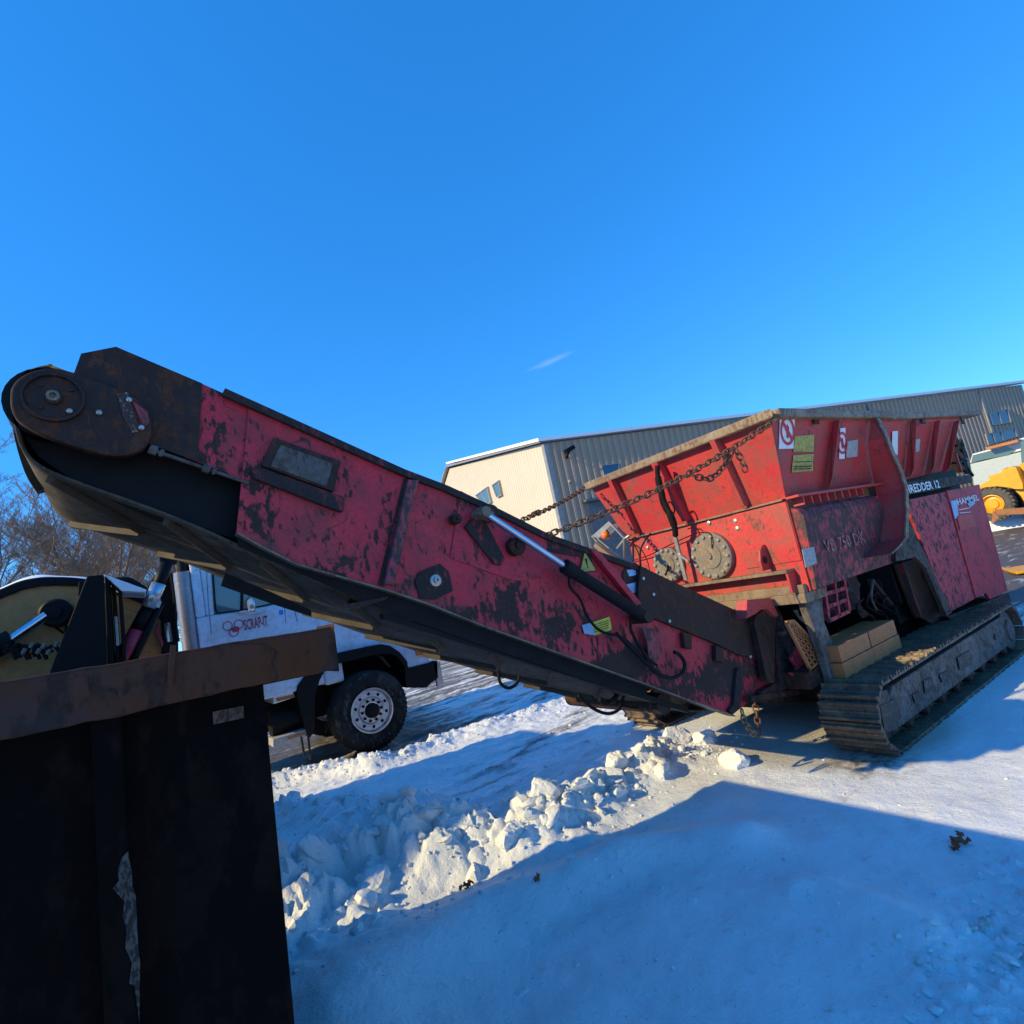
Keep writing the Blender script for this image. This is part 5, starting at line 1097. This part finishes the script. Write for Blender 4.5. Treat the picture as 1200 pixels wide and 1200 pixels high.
# ------------------------------------------------------------------ excavator boom and black attachment at the left
YX = 5.6
bm = thing('excavator', tuple(Vector((L((300,900), YX).x, YX+.3, 0))), 'beige excavator with snow lying on its curved boom, behind the container', 'excavator')
ob = [(-400,900),(-200,780),(0,700),(120,650),(230,625),(330,618),(450,625),(600,650),(730,690),(860,740),(960,850),(1000,1000),(1000,1400),(900,1400),(860,1100),(560,1010),(330,1000),(100,1010),(-100,1100),(-400,1400)]
ob = [(-300,850),(-150,760),(0,705),(120,655),(230,632),(330,628),(450,632),(600,655),(730,695),(860,745),(960,850),(1000,1000),(1000,2200),(800,2200),(700,1400),(330,1300),(100,1300),(-100,1300),(-300,1400)]
mb = MB(); mb.prism([L(z, YX) for z in ob], (0, .45, 0)); mb.build('boom', M['boom'], bm, bevel=.01)
mb = MB(); mb.box((-5.6, 4.75, .95), (-1.7, 7.3, 2.1)); mb.prism([(-4.6, 6.2, 2.1), (-1.6, 6.2, 2.1), (-1.75, 6.2, 3.05), (-3.4, 6.2, 3.05)], (0, 1.1, 0)); mb.box((-4.9, 4.8, 2.1), (-1.75, 6.1, 2.85)); mb.build('unseen_house', M['boom'], bm, bevel=.06)  # unseen body added left of frame, sized to shade the ground before the truck
for yy in (4.6, 6.8):
    mb = MB(); mb.prism([(x, yy, z) for x, z in ((-5.6,.1),(-5.4,0),(-2.2,0),(-2.0,.1),(-1.85,.45),(-2.0,.75),(-2.2,.85),(-5.4,.85),(-5.65,.75),(-5.8,.45))], (0, .6, 0)); mb.build('crawler', M['tracksteel'], bm, bevel=.04)
mb = MB(); mb.box((-4.6, 5.2, .5), (-3.0, 6.8, .95)); mb.build('turntable', M['black'], bm)
up_ = ob[:11]
mb = MB(); P = [L(z, YX-.03) for z in up_]
for i in range(len(P)-1): mb.prism([P[i]+Vector((0,0,.0)), P[i+1], P[i+1]+Vector((0,0,.06)), P[i]+Vector((0,0,.06))], (0, .5, 0))
mb.build('boom_top_plate', M['blackpaint'], bm, bevel=.004)
mb = MB(); P = smoothpath([L(z, YX) for z in up_[1:9]], 5)
n_ = len(P); vs = []
for i, p in enumerate(P):
    hgt = .030+.025*noise.noise(Vector((i*.11, 2, 0)))
    for yy, hh in ((-.02, .062), (.03, .062+hgt*.7), (.2, .062+hgt), (.38, .062+hgt*.8), (.45, .062)): vs.append((p.x, p.y+yy, p.z+hh))
mb.add(vs, [(i*5+k, i*5+k+1, (i+1)*5+k+1, (i+1)*5+k) for i in range(n_-1) for k in range(4)]); mb.build('snow_layer', M['snowcap'], bm, smooth=True)
mb = MB(); mb.tube([L((-150,1060), YX-.15), L((70,945), YX-.15)], .075, 16); mb.build('cylinder_barrel', M['black'], bm, smooth=True, autos=40)
mb = MB(); mb.tube([L((70,945), YX-.15), L((275,805), YX-.15)], .038, 16); mb.build('cylinder_rod', M['chrome'], bm, smooth=True, autos=40)
mb = MB(); c = L((318,785), YX-.22); mb.lathe(c+Vector((0, .22, 0)), (0, -1, 0), [(.105, 0), (.105, .14), (.09, .16), (.04, .16), (.04, .19), (.001, .19)], 26); mb.build('pin_boss', M['black'], bm, smooth=True, autos=30)
mb = MB(); 
for pts in (((290,820),(320,870),(375,910)), ((360,800),(385,860),(385,900)), ((415,820),(410,870))): mb = MB(); mb.tube(smoothpath([L(z, YX-.05) for z in pts], 5), .010, 6); mb.build('hose', M['rubber'], bm, smooth=True)
rn = random.Random(9)
for k in range(14):
    mb = MB(); x = rn.uniform(20, 330); mb.tube(smoothpath([L((x, 1000+rn.uniform(-15, 60)), YX-.3-.02*k), L((x+30, 985+rn.uniform(-10, 20)), YX-.5), L((x+70, 1010+rn.uniform(0, 60)), YX-.5)], 5), .012, 6); mb.build('hose', M['rubber'], bm, smooth=True)
mb = MB()
for k, z in enumerate(((175,995),(245,1000),(320,990),(215,1030),(130,1030),(275,1035))):
    p = L(z, YX-.55); mb.tube([p, p+Vector((.02, 0, .03))], .013, 8)
mb.build('hose_fittings', M['disc'], bm)
YB = 5.0
bk = thing('steel_attachment', tuple(Vector((L((560,900), YB).x, YB+.3, 0))), 'black triangular steel attachment with ribbed edge in front of the beige boom', 'attachment')
def bkp(pts, y0, y1, name, mat='blackpaint', bev=.006):
    mb = MB(); mb.prism([L(z, y0) for z in pts], (0, y1-y0, 0)); return mb.build(name, M[mat], bk, bevel=bev)
bkp(((510,575),(608,567),(625,1000),(640,2200),(-100,2200),(325,1050)), YB, YB+.05, 'side_plate')
bkp(((612,570),(640,590),(665,1000),(690,2200),(650,2200),(628,1000)), YB+.05, YB+.4, 'rib'); bkp(((650,600),(670,615),(700,1000),(720,2200),(695,2200),(675,1000)), YB+.1, YB+.45, 'rib'); bkp(((690,640),(712,660),(738,1000),(760,2200),(730,2200),(715,1000)), YB+.1, YB+.45, 'rib')
bkp(((605,566),(620,568),(860,655),(850,668),(715,662)), YB+.02, YB+.5, 'snow_cap', 'snowcap'); bkp(((460,610),(510,600),(510,720),(455,690)), YB+.3, YB+.35, 'back_plate')
bkp(((670,810),(688,812),(700,980),(680,985)), YB+.06, YB+.09, 'worn_patch', 'greysticker')
mb = MB(); mb.tube(smoothpath([L(z, YB+.3) for z in ((660,600),(740,595),(790,615),(860,665),(800,660),(740,640))], 5), .02, 8); mb.build('cable_loop', M['rubber'], bk, smooth=True)

# ------------------------------------------------------------------ far right: loader, blade, trailer, snow bank, boards
YL = 4.6
def R_on(z, y, Zf=ZR): return on(*Zf(z)[0], 1, y)
def RZ(z, zz=0): return on(*ZR(z)[0], 2, zz)
gl = RZ((760,560)); print('loader ground', gl)
# vertical plane facing the camera direction at loader: use x = const plane
gl = Vector((27.5, 7.3, 0)); XL = 27.5
def LX_(z, dx=0, Zf=ZR): return on(*Zf(z)[0], 0, XL+dx)
ld = thing('wheel_loader', tuple(gl), 'yellow wheel loader with big dusty tyre parked at the right edge', 'loader')
wc = LX_((755,370)); r_t = abs(LX_((755,130)).z-wc.z)
mb = MB(); mb.lathe(wc, (1, 0, 0), [(r_t*.55, .05), (r_t*.62, 0), (r_t*.88, .01), (r_t, .08), (r_t, .55), (r_t*.88, .62), (r_t*.5, .62)], 48)
for k in range(26):
    a = 2*pi*k/26; mb.bar(wc+Vector((.02, cos(a)*r_t*.97, sin(a)*r_t*.97)), wc+Vector((.33, cos(a+.12)*r_t*1.0, sin(a+.12)*r_t*1.0)), .09, .09, (0, cos(a), sin(a)))
M['dusttyre'] = flat('dusty_tyre', (.09, .085, .075), .9, 0, .3)
tw_ = mb.build('wheel', M['dusttyre'], ld, smooth=True, autos=35); mb = MB(); mb.lathe(wc, (1, 0, 0), [(r_t*.57, -.01), (r_t*.52, -.02), (r_t*.48, .04), (r_t*.42, .12), (r_t*.30, .10), (r_t*.27, .04), (.001, .04)], 36); mb.build('rim', M['loader'], tw_, smooth=True, autos=35)
def lp_(pts, x0, x1, name, mat='loader', par=ld, Zf=ZR, bev=.02):
    mb = MB(); mb.prism([on(*p, 0, XL+x0) for p in Zf(*pts)], (x1-x0, 0, 0)); return mb.build(name, M[mat], par, bevel=bev)
lp_(((790,1010),(800,970),(900,915),(880,885),(1000,850),(1010,815),(1050,820),(1080,800),(1130,805),(1190,950),(1195,1000),(1120,1000),(1060,985),(960,975),(860,985)), .05, .75, 'front_fender', Zf=ZB)
lp_(((1120,1010),(1200,1000),(1260,1010),(1260,1140),(1200,1110),(1170,1060)), .3, 1.0, 'front_frame', Zf=ZB)
lp_(((1160,780),(1260,740),(1400,740),(1400,1100),(1260,1080),(1200,960)), .5, 1.5, 'engine_hood', Zf=ZB)
lp_(((1165,590),(1190,560),(1400,520),(1400,760),(1180,790)), .6, 1.6, 'cab', 'glass', Zf=ZB); lp_(((1150,560),(1200,545),(1400,500),(1400,520),(1190,565)), .55, 1.65, 'cab_roof', 'white', Zf=ZB)
lp_(((1110,1020),(1170,1080),(1260,1160),(1260,1240),(1080,1200),(1100,1100)), .5, 1.2, 'underbody', 'black', Zf=ZB)
w2 = tw_.copy(); COL.objects.link(w2); w2.parent = ld; w2.location = (1.6, 0, 0)
w3 = tw_.copy(); COL.objects.link(w3); w3.parent = ld; w3.location = (0, -2.7, 0)
# rusty blade on the snow bank
XB = 26.2
q = [on(*p, 0, XB) for p in ZR((780,445),(1500,400),(1500,500),(800,525))]
bl = thing('plough_blade', (XB, q[0].y, 0), 'rusty brown angled steel blade lying on the white snow bank', 'blade')
mb = MB(); mb.prism(q, (.06, 0, 0)); mb.build('blade_face', M['rustplate'], bl, bevel=.01)
mb = MB(); mb.prism([on(*p, 0, XB-.02) for p in ZR((765,455),(850,545),(840,580),(745,650))], (-.04, 0, 0)); mb.build('end_wing', M['rustplate'], bl)
# long snow bank under it
pb = [RZ((640,760)), RZ((1500,640))]; mb = MB(); N = 40; vs = []
a = RZ((560,790)); b = RZ((1900,560)); d = (b-a).normalized(); nb_ = Vector((-d.y, d.x, 0)); nb_ = nb_ if nb_.x > 0 else -nb_
hb = on(*ZR((700,540))[0], 0, a.x+.8).z
for i in range(N+1):
    p = a+(b-a)*i/N
    for w_, h_ in ((0, -.05), (.25, .5), (.7, .9), (1.3, 1), (2.2, .7), (3.0, -.05)): vs.append(p+nb_*w_+Vector((0, 0, hb*h_*(1+.25*noise.noise(Vector((i*.5, w_*2, 0)))) if h_ > 0 else h_)))
mb.add(vs, [(i*6+k, (i+1)*6+k, (i+1)*6+k+1, i*6+k+1) for i in range(N) for k in range(5)]); o = mb.build('snow_bank', M['snowcap'], smooth=True, org=tuple(a)); tag(o, 'long white sunlit snow bank below the yellow loader', 'snow bank', kind='structure')
# trailer with dark window
XT = XL+5.0
tq = [on(*p, 0, XT) for p in ZB((725,780),(740,700),(1150,590),(1175,700),(1180,830),(770,940))]
tl = thing('enclosed_trailer', (XT, tq[0].y, 0), 'pale blue boxy trailer with long dark window behind the loader', 'trailer')
mb = MB(); zt_ = tq[0].z; mb.prism([on(*p, 0, XT) for p in ZB((725,780),(1300,640),(1300,1300),(820,1300))], (2.2, 0, 0)); mb.build('body', M['trailer'], tl, bevel=.03)
mb = MB(); mb.prism([on(*p, 0, XT) for p in ZB((722,770),(745,690),(1080,600),(1160,590),(1300,560),(1300,632))], (2.0, 0, 0)); mb.build('cap', M['white'], tl, bevel=.03)
mb = MB(); mb.prism([on(*p, 0, XT-.02) for p in ZB((735,760),(750,700),(1045,625),(1130,655),(1065,700))], (.015, 0, 0)); mb.build('window', M['glass'], tl)
mb = MB(); mb.prism([on(*p, 0, XT-.5) for p in ZB((855,635),(1145,560),(1150,585),(870,655))], (.4, 0, 0)); o = mb.build('timber_plank', M['wood'], org=tuple(on(*ZB((1000,610))[0], 0, XT-.5))); 
o.parent = tl; o.location = Vector(o.location)-Vector(tl.location)
mb = MB(); q = [RZ(p) for p in ((885,1320),(1100,1250),(1300,1200),(1300,1330),(1000,1370))]; q = [on(*p, 2, .03) for p in Z(1140, 620, 12)((410,570),(500,580),(600,560),(800,530),(800,610),(620,640),(540,620))]
mb.prism(q, (0, 0, .05)); o = mb.build('orange_strap', M['loader'], org=tuple(q[0]), bevel=.01); tag(o, 'bright orange plastic strip lying on the grey yard at the right edge', 'strip')
